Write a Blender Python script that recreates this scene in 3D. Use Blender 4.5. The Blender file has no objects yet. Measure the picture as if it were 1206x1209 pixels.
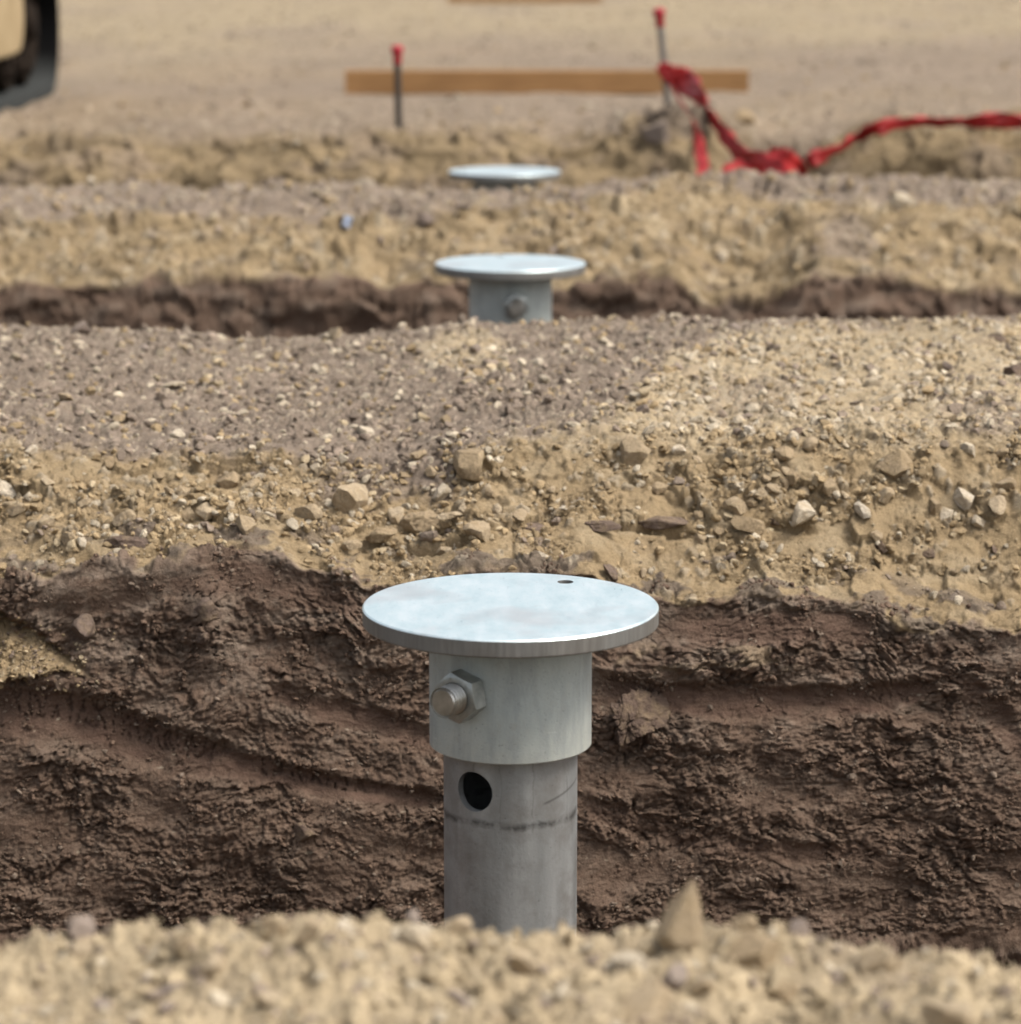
import bpy, bmesh, math, random
import numpy as np
from mathutils import Vector, Matrix

random.seed(7)
RNG = np.random.default_rng(11)
SC = bpy.context.scene
COL = SC.collection
R = math.radians

# ------------------------------------------------------------------ camera
CAM_H = 0.691                      # metres above the plane of the cap plates
TILT = R(11.48)
FPX = 3510.0                       # focal length in photograph pixels (1206 wide)
cam_d = bpy.data.cameras.new('camera')
cam = bpy.data.objects.new('camera', cam_d)
COL.objects.link(cam)
cam.location = (0, 0, CAM_H)
cam.rotation_euler = (R(90) - TILT, 0, 0)
cam_d.sensor_fit = 'HORIZONTAL'
cam_d.sensor_width = 36.0
cam_d.lens = FPX / 1206.0 * 36.0
cam_d.clip_start = 0.05
cam_d.clip_end = 3000
cam_d.dof.use_dof = True
cam_d.dof.focus_distance = 3.32
cam_d.dof.aperture_fstop = 6.2
cam_d.dof.aperture_blades = 0
SC.camera = cam

# ------------------------------------------------------------------ sky, sun, exposure (bright overcast)
SUN_EL, SUN_AZ = R(56), R(108)      # azimuth clockwise from +Y
w = bpy.data.worlds.new('World')
SC.world = w
w.use_nodes = True
nt = w.node_tree
bg = nt.nodes['Background']
sky = nt.nodes.new('ShaderNodeTexSky')
sky.sky_type = 'NISHITA'
sky.sun_disc = False
sky.sun_elevation = SUN_EL
sky.sun_rotation = SUN_AZ
sky.air_density = 1.0
sky.dust_density = 5.0
sky.ozone_density = 1.0
hs = nt.nodes.new('ShaderNodeHueSaturation')
hs.inputs['Saturation'].default_value = 0.42       # thin overcast: a whiter sky
nt.links.new(sky.outputs[0], hs.inputs['Color'])
nt.links.new(hs.outputs[0], bg.inputs['Color'])
bg.inputs['Strength'].default_value = 0.13
sd = bpy.data.lights.new('sun', 'SUN')
sun = bpy.data.objects.new('sun', sd)
COL.objects.link(sun)
sd.energy = 1.5
sd.angle = R(20)
sd.color = (1.0, 0.96, 0.9)
sdir = Vector((math.sin(SUN_AZ) * math.cos(SUN_EL), math.cos(SUN_AZ) * math.cos(SUN_EL), math.sin(SUN_EL)))
sun.rotation_euler = sdir.to_track_quat('Z', 'Y').to_euler()
sun.location = sdir * 30
SC.view_settings.view_transform = 'Standard'
SC.view_settings.look = 'None'
SC.view_settings.gamma = 1.0
SC.view_settings.exposure = 1.02
SC.view_settings.use_curve_mapping = False

# ------------------------------------------------------------------ helpers: projection, noise, properties
CT, ST = math.cos(TILT), math.sin(TILT)
def project(X, Y, Z):
    dz = Z - CAM_H
    d = Y * CT - dz * ST
    d = np.maximum(d, 0.05)
    return 603 + FPX * X / d, 604.5 - FPX * (Y * ST + dz * CT) / d
def unproject(px, py, Y):
    a = TILT + math.atan((py - 604.5) / FPX)
    z = CAM_H - Y * math.tan(a)
    d = Y * CT - (z - CAM_H) * ST
    return Vector(((px - 603) * d / FPX, Y, z))
def pxsize(Y):
    return Y / FPX * 1.01

_perm = np.random.default_rng(3).permutation(512).astype(np.int32) & 255
_perm = np.concatenate([np.random.default_rng(5).permutation(256)] * 2).astype(np.int32)
_ga = np.random.default_rng(6).uniform(0, 2 * np.pi, 256)
_gx, _gy = np.cos(_ga).astype(np.float32), np.sin(_ga).astype(np.float32)
_r1 = np.random.default_rng(8).random(256).astype(np.float32)
_r2 = np.random.default_rng(9).random(256).astype(np.float32)
_r3 = np.random.default_rng(10).random(256).astype(np.float32)
def _h(ix, iy):
    return _perm[_perm[ix & 255] + (iy & 255)]
def perlin(x, y, seed=0):
    x = np.asarray(x, np.float32) + seed * 17.37
    y = np.asarray(y, np.float32) + seed * 9.13
    fx, fy = np.floor(x), np.floor(y)
    ix, iy = fx.astype(np.int32), fy.astype(np.int32)
    u, v = x - fx, y - fy
    su, sv = u * u * u * (u * (u * 6 - 15) + 10), v * v * v * (v * (v * 6 - 15) + 10)
    def g(a, b):
        h = _h(ix + a, iy + b)
        return _gx[h] * (u - a) + _gy[h] * (v - b)
    n0 = g(0, 0) * (1 - su) + g(1, 0) * su
    n1 = g(0, 1) * (1 - su) + g(1, 1) * su
    return (n0 * (1 - sv) + n1 * sv) * 1.45
def fbm(x, y, oct=4, seed=0, gain=0.5, lac=2.03):
    s = 0; a = 1.0; t = 0
    for o in range(oct):
        s = s + a * perlin(x, y, seed + o * 3)
        t += a; a *= gain; x = x * lac; y = y * lac
    return s / t * 1.3
def ridged(x, y, oct=4, seed=0, gain=0.55):
    s = 0; a = 1.0; t = 0
    for o in range(oct):
        s = s + a * (1 - 2 * np.abs(perlin(x, y, seed + o * 5)))
        t += a; a *= gain; x = x * 2.1; y = y * 2.1
    return s / t
def worley(x, y, seed=0):
    x = np.asarray(x, np.float32) + seed * 13.7
    y = np.asarray(y, np.float32) + seed * 5.9
    fx, fy = np.floor(x), np.floor(y)
    ix, iy = fx.astype(np.int32), fy.astype(np.int32)
    f1 = np.full(x.shape, 9, np.float32); f2 = f1.copy(); idd = np.zeros(x.shape, np.int32)
    for a in (-1, 0, 1):
        for b in (-1, 0, 1):
            h = _h(ix + a, iy + b)
            dx = fx + a + _r1[h] - x; dy = fy + b + _r2[h] - y
            d = np.sqrt(dx * dx + dy * dy)
            c = d < f1
            f2 = np.where(c, f1, np.minimum(f2, d))
            idd = np.where(c, h, idd)
            f1 = np.where(c, d, f1)
    return f1, f2, idd
def facets(x, y, scale, seed, warp=0.3):
    """broken lumps: every cell is a tilted plane at its own height; returns height, distance to the joint, id"""
    wx_ = np.asarray(x, np.float32) * scale; wy_ = np.asarray(y, np.float32) * scale
    a_ = perlin(wx_ * 1.3, wy_ * 1.3, seed + 70); b_ = perlin(wx_ * 1.3, wy_ * 1.3, seed + 71)
    wx_ = wx_ + warp * a_ + seed * 13.7; wy_ = wy_ + warp * b_ + seed * 5.9
    fx, fy = np.floor(wx_), np.floor(wy_); ix, iy = fx.astype(np.int32), fy.astype(np.int32)
    f1 = np.full(wx_.shape, 9, np.float32); f2 = f1.copy(); idd = np.zeros(wx_.shape, np.int32); bx = f1 * 0; by = f1 * 0
    for a in (-1, 0, 1):
        for b in (-1, 0, 1):
            h = _h(ix + a, iy + b)
            dx = wx_ - (fx + a + _r1[h]); dy = wy_ - (fy + b + _r2[h])
            d = dx * dx + dy * dy; c = d < f1
            f2 = np.where(c, f1, np.minimum(f2, d)); idd = np.where(c, h, idd); bx = np.where(c, dx, bx); by = np.where(c, dy, by); f1 = np.where(c, d, f1)
    f1 = np.sqrt(f1); f2 = np.sqrt(f2)
    hgt = (_r3[idd] - 0.5) * 1.1 + 1.5 * (_r1[(idd * 3 + 5) & 255] - 0.5) * bx + 1.5 * (_r2[(idd * 5 + 1) & 255] - 0.5) * by
    return hgt, f2 - f1, idd
def sstep(a, b, x):
    t = np.clip((x - a) / (b - a), 0, 1)
    return t * t * (3 - 2 * t)
def pl(points):
    xs = [p[0] for p in points]; ys = [p[1] for p in points]
    return lambda q: np.interp(q, xs, ys)
def blob(px, py, cx, cy, rx, ry):
    return np.exp(-(((px - cx) / rx) ** 2 + ((py - cy) / ry) ** 2))

def tag(o, label=None, cat=None, group=None, kind=None):
    if label: o['label'] = label
    if cat: o['category'] = cat
    if group: o['group'] = group
    if kind: o['kind'] = kind
    return o
def link(name, me, mat=None, parent=None):
    o = bpy.data.objects.new(name, me)
    COL.objects.link(o)
    if mat is not None:
        me.materials.clear(); me.materials.append(mat)
    if parent is not None: o.parent = parent
    return o
def empty(name, loc, rz=0):
    o = bpy.data.objects.new(name, None)
    COL.objects.link(o)
    o.location = loc; o.rotation_euler = (0, 0, rz); o.empty_display_size = 0.05
    return o
def from_bm(name, bm, mat, parent=None, smooth=False):
    me = bpy.data.meshes.new(name)
    bm.normal_update()
    bm.to_mesh(me); bm.free()
    if smooth: me.polygons.foreach_set('use_smooth', [True] * len(me.polygons))
    return link(name, me, mat, parent)
def fast_mesh(name, V, F, smooth=False):
    """V (n,3), F (m,k) all faces the same size"""
    me = bpy.data.meshes.new(name)
    k = F.shape[1]
    me.vertices.add(len(V)); me.vertices.foreach_set('co', np.ascontiguousarray(V, np.float32).ravel())
    me.loops.add(F.size); me.loops.foreach_set('vertex_index', np.ascontiguousarray(F, np.int32).ravel())
    me.polygons.add(len(F))
    me.polygons.foreach_set('loop_start', np.arange(0, F.size, k, dtype=np.int32))
    me.polygons.foreach_set('use_smooth', np.full(len(F), smooth))
    me.update(calc_edges=True)
    return me

# ------------------------------------------------------------------ materials
class NT:
    def __init__(s, name):
        s.m = bpy.data.materials.new(name); s.m.use_nodes = True
        s.t = s.m.node_tree; s.b = s.t.nodes['Principled BSDF']
    def n(s, typ, **kw):
        nd = s.t.nodes.new(typ)
        for k, v in kw.items():
            if hasattr(nd, k): setattr(nd, k, v)
        return nd
    def l(s, a, b): s.t.links.new(a, b)
    def noise(s, vec, scale, detail=4, rough=0.55):
        n = s.n('ShaderNodeTexNoise'); n.inputs['Scale'].default_value = scale
        n.inputs['Detail'].default_value = detail; n.inputs['Roughness'].default_value = rough
        s.l(vec, n.inputs['Vector']); return n.outputs['Fac']
    def mapping(s, vec, scale=(1, 1, 1), rot=(0, 0, 0)):
        m = s.n('ShaderNodeMapping'); m.inputs['Scale'].default_value = scale; m.inputs['Rotation'].default_value = rot
        s.l(vec, m.inputs['Vector']); return m.outputs[0]
    def ramp(s, fac, stops):
        r = s.n('ShaderNodeValToRGB'); cr = r.color_ramp
        while len(cr.elements) < len(stops): cr.elements.new(0.5)
        for e, (p, c) in zip(cr.elements, stops):
            e.position = p; e.color = (c[0], c[1], c[2], 1) if hasattr(c, '__len__') else (c, c, c, 1)
        s.l(fac, r.inputs['Fac']); return r.outputs['Color']
    def mix(s, fac, a, b, mode='MIX'):
        m = s.n('ShaderNodeMix'); m.data_type = 'RGBA'; m.blend_type = mode
        for sock, v in ((m.inputs[0], fac), (m.inputs[6], a), (m.inputs[7], b)):
            if isinstance(v, bpy.types.NodeSocket): s.l(v, sock)
            elif hasattr(v, '__len__'): sock.default_value = (v[0], v[1], v[2], 1)
            else: sock.default_value = v
        return m.outputs[2]
    def math(s, op, a, b=0.0, clamp=False):
        m = s.n('ShaderNodeMath'); m.operation = op; m.use_clamp = clamp
        for sock, v in ((m.inputs[0], a), (m.inputs[1], b)):
            if isinstance(v, bpy.types.NodeSocket): s.l(v, sock)
            else: sock.default_value = v
        return m.outputs[0]
    def bump(s, h, dist, strength=1.0, normal=None):
        b = s.n('ShaderNodeBump'); b.inputs['Strength'].default_value = strength; b.inputs['Distance'].default_value = dist
        s.l(h, b.inputs['Height'])
        if normal is not None: s.l(normal, b.inputs['Normal'])
        return b.outputs[0]
    def coord(s, which='Object'):
        return s.n('ShaderNodeTexCoord').outputs[which]
    def set(s, color=None, rough=None, metal=None, spec=None, normal=None):
        for k, v in (('Base Color', color), ('Roughness', rough), ('Metallic', metal), ('Specular IOR Level', spec), ('Normal', normal)):
            if v is None: continue
            if isinstance(v, bpy.types.NodeSocket): s.l(v, s.b.inputs[k])
            elif hasattr(v, '__len__'): s.b.inputs[k].default_value = (v[0], v[1], v[2], 1)
            else: s.b.inputs[k].default_value = v
        return s.m

def mat_soil():
    t = NT('soil')
    a = t.n('ShaderNodeVertexColor'); a.layer_name = 'soil'
    c = t.coord('Object')
    n1 = t.noise(c, 30, 6, 0.65); n2 = t.noise(c, 420, 3, 0.6); n3 = t.noise(c, 1300, 2, 0.5)
    v = t.math('ADD', t.math('MULTIPLY', n1, 0.5), t.math('MULTIPLY', n2, 0.5))
    col = t.mix(1.0, a.outputs['Color'], t.ramp(v, [(0.3, 0.72), (0.7, 1.25)]), 'MULTIPLY')
    col = t.mix(t.ramp(n3, [(0.55, 0.0), (0.75, 0.35)]), col, t.mix(1.0, col, (1.35, 1.3, 1.25), 'MULTIPLY'))
    b1 = t.bump(n2, 0.0028)
    b2 = t.bump(n3, 0.0010, 1.0, b1)
    return t.set(col, 0.95, 0, 0.15, b2)
def mat_stone(name, stops, dust=None, bumpd=0.002, attr=False):
    t = NT(name)
    c = t.coord('Object')
    if attr:
        a = t.n('ShaderNodeVertexColor'); a.layer_name = 'soil'; col = a.outputs['Color']
        c = t.coord('Object')
        n2 = t.noise(c, 260, 4, 0.6)
    else:
        oi = t.n('ShaderNodeObjectInfo')
        ad = t.n('ShaderNodeVectorMath'); ad.operation = 'ADD'
        cr = t.n('ShaderNodeCombineXYZ')
        t.l(t.math('MULTIPLY', oi.outputs['Random'], 37.0), cr.inputs[0])
        geo = t.n('ShaderNodeNewGeometry')
        t.l(geo.outputs['Position'], ad.inputs[0]); t.l(cr.outputs[0], ad.inputs[1])
        c = ad.outputs[0]
        col = t.ramp(oi.outputs['Random'], stops)
        n2 = t.noise(c, 220, 5, 0.65)
    n1 = t.noise(c, 60, 4, 0.6)
    n3 = t.noise(c, 900, 2, 0.5)
    col = t.mix(1.0, col, t.ramp(n2, [(0.3, 0.74), (0.7, 1.22)]), 'MULTIPLY')
    if dust:
        col = t.mix(t.ramp(n1, [(0.45, 0.0), (0.68, 0.75)]), col, dust)
    b = t.bump(n2, bumpd); b = t.bump(n3, bumpd * 0.35, 1.0, b)
    return t.set(col, 0.93, 0, 0.18, b)

TAN = np.array([0.272, 0.200, 0.114]); TANL = np.array([0.355, 0.280, 0.178])
GREY = np.array([0.195, 0.152, 0.115]); CLAY = np.array([0.118, 0.0785, 0.0550]); CLAYR = np.array([0.108, 0.067, 0.048])
DUST = np.array([0.188, 0.143, 0.107]); PALE = np.array([0.44, 0.37, 0.27])

M = {}
M['soil'] = mat_soil()
M['tan_stone'] = mat_stone('tan_stone', [(0.0, (0.27, 0.20, 0.12)), (0.5, (0.325, 0.25, 0.16)), (1.0, (0.385, 0.305, 0.205))], dust=(0.285, 0.21, 0.122), bumpd=0.0032)
M['pale_stone'] = mat_stone('pale_stone', [(0.0, (0.38, 0.315, 0.225)), (1.0, (0.48, 0.41, 0.315))], dust=(0.33, 0.255, 0.16), bumpd=0.0028)
M['clay_clod'] = mat_stone('clay_clod', [(0.0, (0.095, 0.065, 0.048)), (1.0, (0.15, 0.11, 0.085))], dust=(0.20, 0.145, 0.09), bumpd=0.003)
M['grey_stone'] = mat_stone('grey_stone', [(0.0, (0.15, 0.115, 0.092)), (1.0, (0.25, 0.20, 0.16))])

def mat_metal_plate():
    t = NT('galvanised_plate_face')
    c = t.coord('Object')
    n1 = t.noise(t.mapping(c, (2.2, 1, 1), (0, 0, 0.7)), 17, 10, 0.74); n2 = t.noise(c, 55, 5, 0.6); n3 = t.noise(c, 240, 3, 0.5)
    col = t.ramp(n1, [(0.28, (0.47, 0.60, 0.60)), (0.46, (0.62, 0.725, 0.72)), (0.58, (0.70, 0.775, 0.765)), (0.74, (0.77, 0.82, 0.81))])
    spots = t.ramp(n3, [(0.26, 1.0), (0.33, 0.0)])
    col = t.mix(t.math('MULTIPLY', spots, 0.6), col, (0.14, 0.16, 0.16))
    col = t.mix(t.ramp(n2, [(0.6, 0.0), (0.78, 0.35)]), col, (0.45, 0.42, 0.36))
    ro = t.math('ADD', t.math('MULTIPLY', n1, 0.4), 0.14)
    n5 = t.noise(t.mapping(c, (7, 1, 1), (0, 0, 0.5)), 22, 4, 0.6)
    col = t.mix(t.ramp(n5, [(0.6, 0.0), (0.75, 0.3)]), col, (0.42, 0.48, 0.50))
    n6 = t.noise(c, 8, 3, 0.5)
    col = t.mix(t.ramp(n6, [(0.52, 0.0), (0.66, 0.6)]), col, (0.50, 0.49, 0.47))
    return t.set(col, ro, 0.75, 0.5, t.bump(n2, 0.0003))
def mat_metal_edge():
    t = NT('cut_plate_edge')
    c = t.coord('Object')
    n1 = t.noise(t.mapping(c, (60, 60, 5)), 2.2, 5, 0.65); n2 = t.noise(c, 12, 3)
    col = t.ramp(n1, [(0.25, (0.13, 0.12, 0.105)), (0.55, (0.205, 0.195, 0.175)), (0.8, (0.29, 0.275, 0.25))])
    col = t.mix(t.ramp(n2, [(0.4, 0.0), (0.7, 0.6)]), col, (0.24, 0.25, 0.24))
    return t.set(col, 0.5, 0.55, 0.5, t.bump(n1, 0.0006))
def mat_sleeve():
    t = NT('galvanised_sleeve')
    c = t.coord('Object')
    n1 = t.noise(c, 9, 5, 0.6); n2 = t.noise(c, 90, 4, 0.6); n3 = t.noise(c, 420, 3, 0.6)
    col = t.ramp(n1, [(0.3, (0.34, 0.375, 0.355)), (0.7, (0.455, 0.485, 0.455))])
    col = t.mix(t.ramp(n2, [(0.5, 0.0), (0.8, 0.3)]), col, (0.40, 0.385, 0.31))
    sp = t.n('ShaderNodeSeparateXYZ'); t.l(c, sp.inputs[0])
    low = t.n('ShaderNodeMapRange'); low.inputs[1].default_value = -0.09; low.inputs[2].default_value = -0.14
    t.l(sp.outputs[2], low.inputs[0])
    col = t.mix(t.math('MULTIPLY', t.math('MULTIPLY', low.outputs[0], n1), 0.8), col, (0.43, 0.40, 0.31))
    n4 = t.noise(t.mapping(c, (1, 1, 0.2)), 38, 6, 0.7)                 # runs in the zinc
    col = t.mix(t.ramp(n4, [(0.42, 0.45), (0.56, 0.0)]), col, (0.235, 0.255, 0.25))
    n5 = t.noise(t.mapping(c, (1, 1, 7), (0.3, 0.2, 0)), 30, 4, 0.6)      # scrapes
    col = t.mix(t.ramp(n5, [(0.66, 0.0), (0.74, 0.4)]), col, (0.56, 0.57, 0.54))
    n6 = t.noise(c, 34, 5, 0.7)
    col = t.mix(t.ramp(n6, [(0.60, 0.0), (0.74, 0.5)]), col, (0.31, 0.275, 0.21))
    col = t.mix(t.ramp(n3, [(0.30, 0.6), (0.36, 0.0)]), col, (0.12, 0.12, 0.11))
    return t.set(col, t.math('ADD', t.math('MULTIPLY', n4, 0.35), 0.36), 0.2, 0.4, t.bump(n6, 0.0006, 1.0, t.bump(n3, 0.0003)))
def mat_pipe():
    t = NT('galvanised_pipe')
    c = t.coord('Object')
    sp = t.n('ShaderNodeSeparateXYZ'); t.l(c, sp.inputs[0])
    z = sp.outputs[2]
    st = t.mapping(c, (1, 1, 0.12))
    n1 = t.noise(st, 26, 5, 0.6); n2 = t.noise(c, 22, 5, 0.65); n3 = t.noise(c, 300, 3, 0.6); n4 = t.noise(c, 45, 4, 0.7)
    col = t.ramp(n1, [(0.3, (0.26, 0.27, 0.265)), (0.7, (0.45, 0.455, 0.44))])
    col = t.mix(t.ramp(n2, [(0.44, 0.0), (0.64, 0.6)]), col, (0.19, 0.178, 0.16))
    # wavy dark scuff ring left by the installing drive head, and dark vertical drips
    zz = t.math('ADD', z, t.math('MULTIPLY', t.math('SUBTRACT', n2, 0.5), 0.022))
    ring = t.math('SUBTRACT', 1.0, t.math('MULTIPLY', t.math('ABSOLUTE', t.math('ADD', zz, 0.2125)), 190.0), True)
    ring = t.math('MULTIPLY', ring, t.ramp(n4, [(0.38, 0.0), (0.55, 1.0)]))
    col = t.mix(t.math('MULTIPLY', ring, 0.85), col, (0.05, 0.048, 0.045))
    ang = t.math('ARCTAN2', sp.outputs[0], t.math('MULTIPLY', sp.outputs[1], -1.0))
    for a0, z0, z1, wid in ((0.34, -0.215, -0.13, 55.0), (-0.15, -0.235, -0.15, 75.0), (-0.52, -0.165, -0.13, 60.0), (0.98, -0.205, -0.175, 50.0)):
        d = t.math('SUBTRACT', 1.0, t.math('MULTIPLY', t.math('ABSOLUTE', t.math('SUBTRACT', t.math('ADD', ang, t.math('ADD', t.math('MULTIPLY', t.math('SUBTRACT', n4, 0.5), 0.10), t.math('MULTIPLY', t.math('SUBTRACT', n2, 0.5), 0.22))), a0)), wid), True)
        r1 = t.n('ShaderNodeMapRange'); r1.inputs[1].default_value = z0 - 0.012; r1.inputs[2].default_value = z0; t.l(z, r1.inputs[0])
        d = t.math('MULTIPLY', d, r1.outputs[0])
        r2 = t.n('ShaderNodeMapRange'); r2.inputs[1].default_value = z1 + 0.01; r2.inputs[2].default_value = z1; t.l(z, r2.inputs[0])
        d = t.math('MULTIPLY', d, r2.outputs[0])
        col = t.mix(t.math('MULTIPLY', t.math('MULTIPLY', d, t.ramp(n4, [(0.35, 0.1), (0.6, 1.0)])), 0.55), col, (0.09, 0.085, 0.075))
    tick = t.math('SUBTRACT', 1.0, t.math('MULTIPLY', t.math('ABSOLUTE', t.math('SUBTRACT', t.math('ADD', z, 0.187), t.math('MULTIPLY', t.math('SUBTRACT', ang, 0.8), 0.016))), 520.0), True)
    tr = t.n('ShaderNodeMapRange'); tr.inputs[1].default_value = 0.48; tr.inputs[2].default_value = 0.54; t.l(ang, tr.inputs[0])
    col = t.mix(t.math('MULTIPLY', t.math('MULTIPLY', tick, tr.outputs[0]), 0.7), col, (0.06, 0.055, 0.05))
    col = t.mix(t.ramp(n3, [(0.26, 0.6), (0.33, 0.0)]), col, (0.07, 0.07, 0.07))
    return t.set(col, t.math('ADD', t.math('MULTIPLY', n1, 0.3), 0.30), 0.6, 0.5, t.bump(n3, 0.0003))
def mat_simple(name, c0, c1, scale, rough, metal=0.0, bumpd=0.0005, stretch=(1, 1, 1)):
    t = NT(name)
    c = t.coord('Object')
    n = t.noise(t.mapping(c, stretch), scale, 5, 0.62)
    return t.set(t.ramp(n, [(0.3, c0), (0.7, c1)]), rough, metal, 0.4, t.bump(n, bumpd))
M['plate'] = mat_metal_plate(); M['edge'] = mat_metal_edge(); M['sleeve'] = mat_sleeve(); M['pipe'] = mat_pipe()
M['bolt'] = mat_simple('zinc_bolt', (0.30, 0.29, 0.25), (0.52, 0.50, 0.45), 60, 0.33, 0.85, 0.0003)
M['nut'] = mat_simple('zinc_nut', (0.26, 0.275, 0.26), (0.44, 0.45, 0.42), 70, 0.4, 0.75, 0.0003)
M['wood'] = mat_simple('board_wood', (0.215, 0.11, 0.04), (0.31, 0.17, 0.066), 6, 0.8, 0, 0.001, (1, 14, 14))
M['stake'] = mat_simple('stake_steel', (0.025, 0.022, 0.02), (0.075, 0.065, 0.055), 40, 0.6, 0.3)
M['stake_grey'] = mat_simple('stake_grey_steel', (0.13, 0.12, 0.105), (0.22, 0.20, 0.18), 40, 0.6, 0.3)
M['red'] = mat_simple('red_cap_plastic', (0.26, 0.010, 0.018), (0.38, 0.018, 0.03), 30, 0.5)
M['tape'] = mat_simple('red_tape_plastic', (0.21, 0.004, 0.004), (0.33, 0.010, 0.008), 20, 0.55)
M['rubber'] = mat_simple('track_rubber', (0.012, 0.012, 0.012), (0.03, 0.029, 0.028), 20, 0.75); M['rubber'].node_tree.nodes['Principled BSDF'].inputs['Specular IOR Level'].default_value = 0.05
def mat_belt():
    t = NT('dusty_track_rubber'); c = t.coord('Object')
    sp = t.n('ShaderNodeSeparateXYZ'); t.l(c, sp.inputs[0]); n = t.noise(c, 9, 4)
    r = t.n('ShaderNodeMapRange'); r.inputs[1].default_value = 0.16; r.inputs[2].default_value = 0.05
    t.l(t.math('ADD', sp.outputs[2], t.math('MULTIPLY', t.math('SUBTRACT', n, 0.5), 0.06)), r.inputs[0])
    return t.set(t.mix(r.outputs[0], (0.007, 0.007, 0.007), (0.045, 0.047, 0.045)), 1.0, 0, 0.0)     # mud dried on the lower run
M['rubber_dusty'] = mat_belt()
M['frame_tan'] = mat_simple('dusty_machine_paint', (0.24, 0.17, 0.08), (0.36, 0.27, 0.15), 7, 0.7)
M['steel_and_shade'] = mat_simple('dark_steel_and_shade', (0.008, 0.006, 0.004), (0.022, 0.016, 0.012), 12, 0.9)  # near-black steel of the wheels, also colours the painted shade in the loop
M['steel_and_shade'].node_tree.nodes['Principled BSDF'].inputs['Specular IOR Level'].default_value = 0.05
M['blue'] = mat_simple('blue_white_plastic', (0.14, 0.17, 0.26), (0.33, 0.36, 0.40), 60, 0.6)

# ------------------------------------------------------------------ the terrain: one dense sheet, cut into named strips
f_fore = pl([(-400, 34), (0, 34), (90, 40), (180, 34), (300, 14), (375, -12), (440, 6), (530, 8), (610, 8), (680, 20), (740, 10), (860, 6), (930, 22), (1000, 36), (1100, 46), (1206, 62), (1600, 70)])
f_wall = pl([(-300, 0), (0, 0), (60, -18), (110, -34), (190, -22), (290, -42), (330, -36), (400, -18), (430, 0), (560, -18), (700, -16), (720, 0), (790, 20), (860, 20), (900, 10), (1030, 22), (1060, 44), (1206, 50), (1500, 50)])
f_break = pl([(-300, 8), (0, 8), (300, 12), (480, 30), (560, 0), (700, -12), (900, -16), (1206, -20), (1500, -20)])
f_crest = pl([(-300, -4), (0, -2), (100, -2), (200, 4), (300, 16), (380, 10), (460, 4), (550, -4), (660, -8), (780, -12), (900, -12), (1000, -8), (1090, -10), (1150, -18), (1206, -14), (1600, -14)])
f_wall2 = pl([(-300, 15), (0, 12), (100, 5), (200, 6), (300, 0), (420, 0), (460, 16), (500, 0), (560, 0), (700, 10), (800, 0), (830, 30), (900, 25), (960, -6), (1060, 0), (1120, 14), (1206, 20), (1600, 20)])
f_crest2 = pl([(-300, 10), (0, 10), (200, 6), (400, 4), (500, 8), (560, 12), (660, 10), (740, 4), (820, -4), (900, -6), (1000, -4), (1100, -2), (1206, -2), (1600, 0)])
f_wall3 = pl([(-300, 6), (0, 6), (300, 4), (470, 0), (560, -4), (650, 8), (780, -16), (900, 0), (960, 10), (1000, 6), (1060, -12), (1206, -18), (1600, -18)])
zero = lambda q: np.zeros_like(q)
def zat(Y, py): return CAM_H - Y * math.tan(TILT + math.atan((py - 604.5) / FPX))
#        Y      Z                 variation   rows to next
PROF = [(-40,   0.0,              zero,       6),
        (0.9,   -0.02,            zero,       12),
        (1.70,  -0.012,           zero,       60),
        (1.95,  zat(1.95, 1085),  f_fore,     22),
        (2.02,  -0.07,            f_fore,     10),
        (2.12,  -0.5,             zero,       8),
        (2.2,   -0.97,            zero,       14),
        (3.36,  -0.98,            zero,       12),
        (3.46,  -0.82,            zero,       60),
        (3.52,  -0.56,            zero,       300),
        (3.62,  zat(3.62, 692),   f_wall,     26),
        (3.665, zat(3.665, 670),  f_wall,     120),
        (3.87,  zat(3.87, 522),   f_break,    150),
        (4.35,  0.012,            f_crest,    150),
        (4.93,  zat(4.93, 388),   f_crest,    18),
        (5.06,  -0.07,            f_crest,    8),
        (5.2,   -0.6,             zero,       6),
        (5.3,   -0.93,            zero,       10),
        (6.33,  -0.95,            zero,       8),
        (6.42,  -0.55,            zero,       50),
        (6.54,  zat(6.54, 332),   f_wall2,    10),
        (6.6,   zat(6.6, 322),    f_wall2,    40),
        (6.9,   zat(6.9, 256),    zero,       40),
        (7.32,  zat(7.32, 217),   f_crest2,   10),
        (7.44,  -0.1,             f_crest2,   6),
        (7.52,  -0.7,             zero,       8),
        (8.35,  -0.8,             zero,       10),
        (8.48,  -0.4,             zero,       30),
        (8.62,  zat(8.62, 208),   f_wall3,    40),
        (8.84,  zat(8.84, 164),   f_wall3,    40),
        (9.6,   0.004,            zero,       60),
        (14,    0.0,              zero,       40),
        (30,    0.0,              zero,       12),
        (120,   0.0,              zero,       6),
        (900,   0.0,              zero,       0)]
rowY, rowZ, rowk, rowt = [], [], [], []
for k, (Y, Z, f, n) in enumerate(PROF):
    if n == 0:
        rowY.append(Y); rowZ.append(Z); rowk.append(k - 1); rowt.append(1.0); break
    for i in range(n):
        t = i / n
        rowY.append(Y + (PROF[k + 1][0] - Y) * t); rowZ.append(Z + (PROF[k + 1][1] - Z) * t); rowk.append(k); rowt.append(t)
rowY = np.array(rowY); rowZ = np.array(rowZ); rowk = np.array(rowk); rowt = np.array(rowt)
NR = len(rowY)
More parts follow.
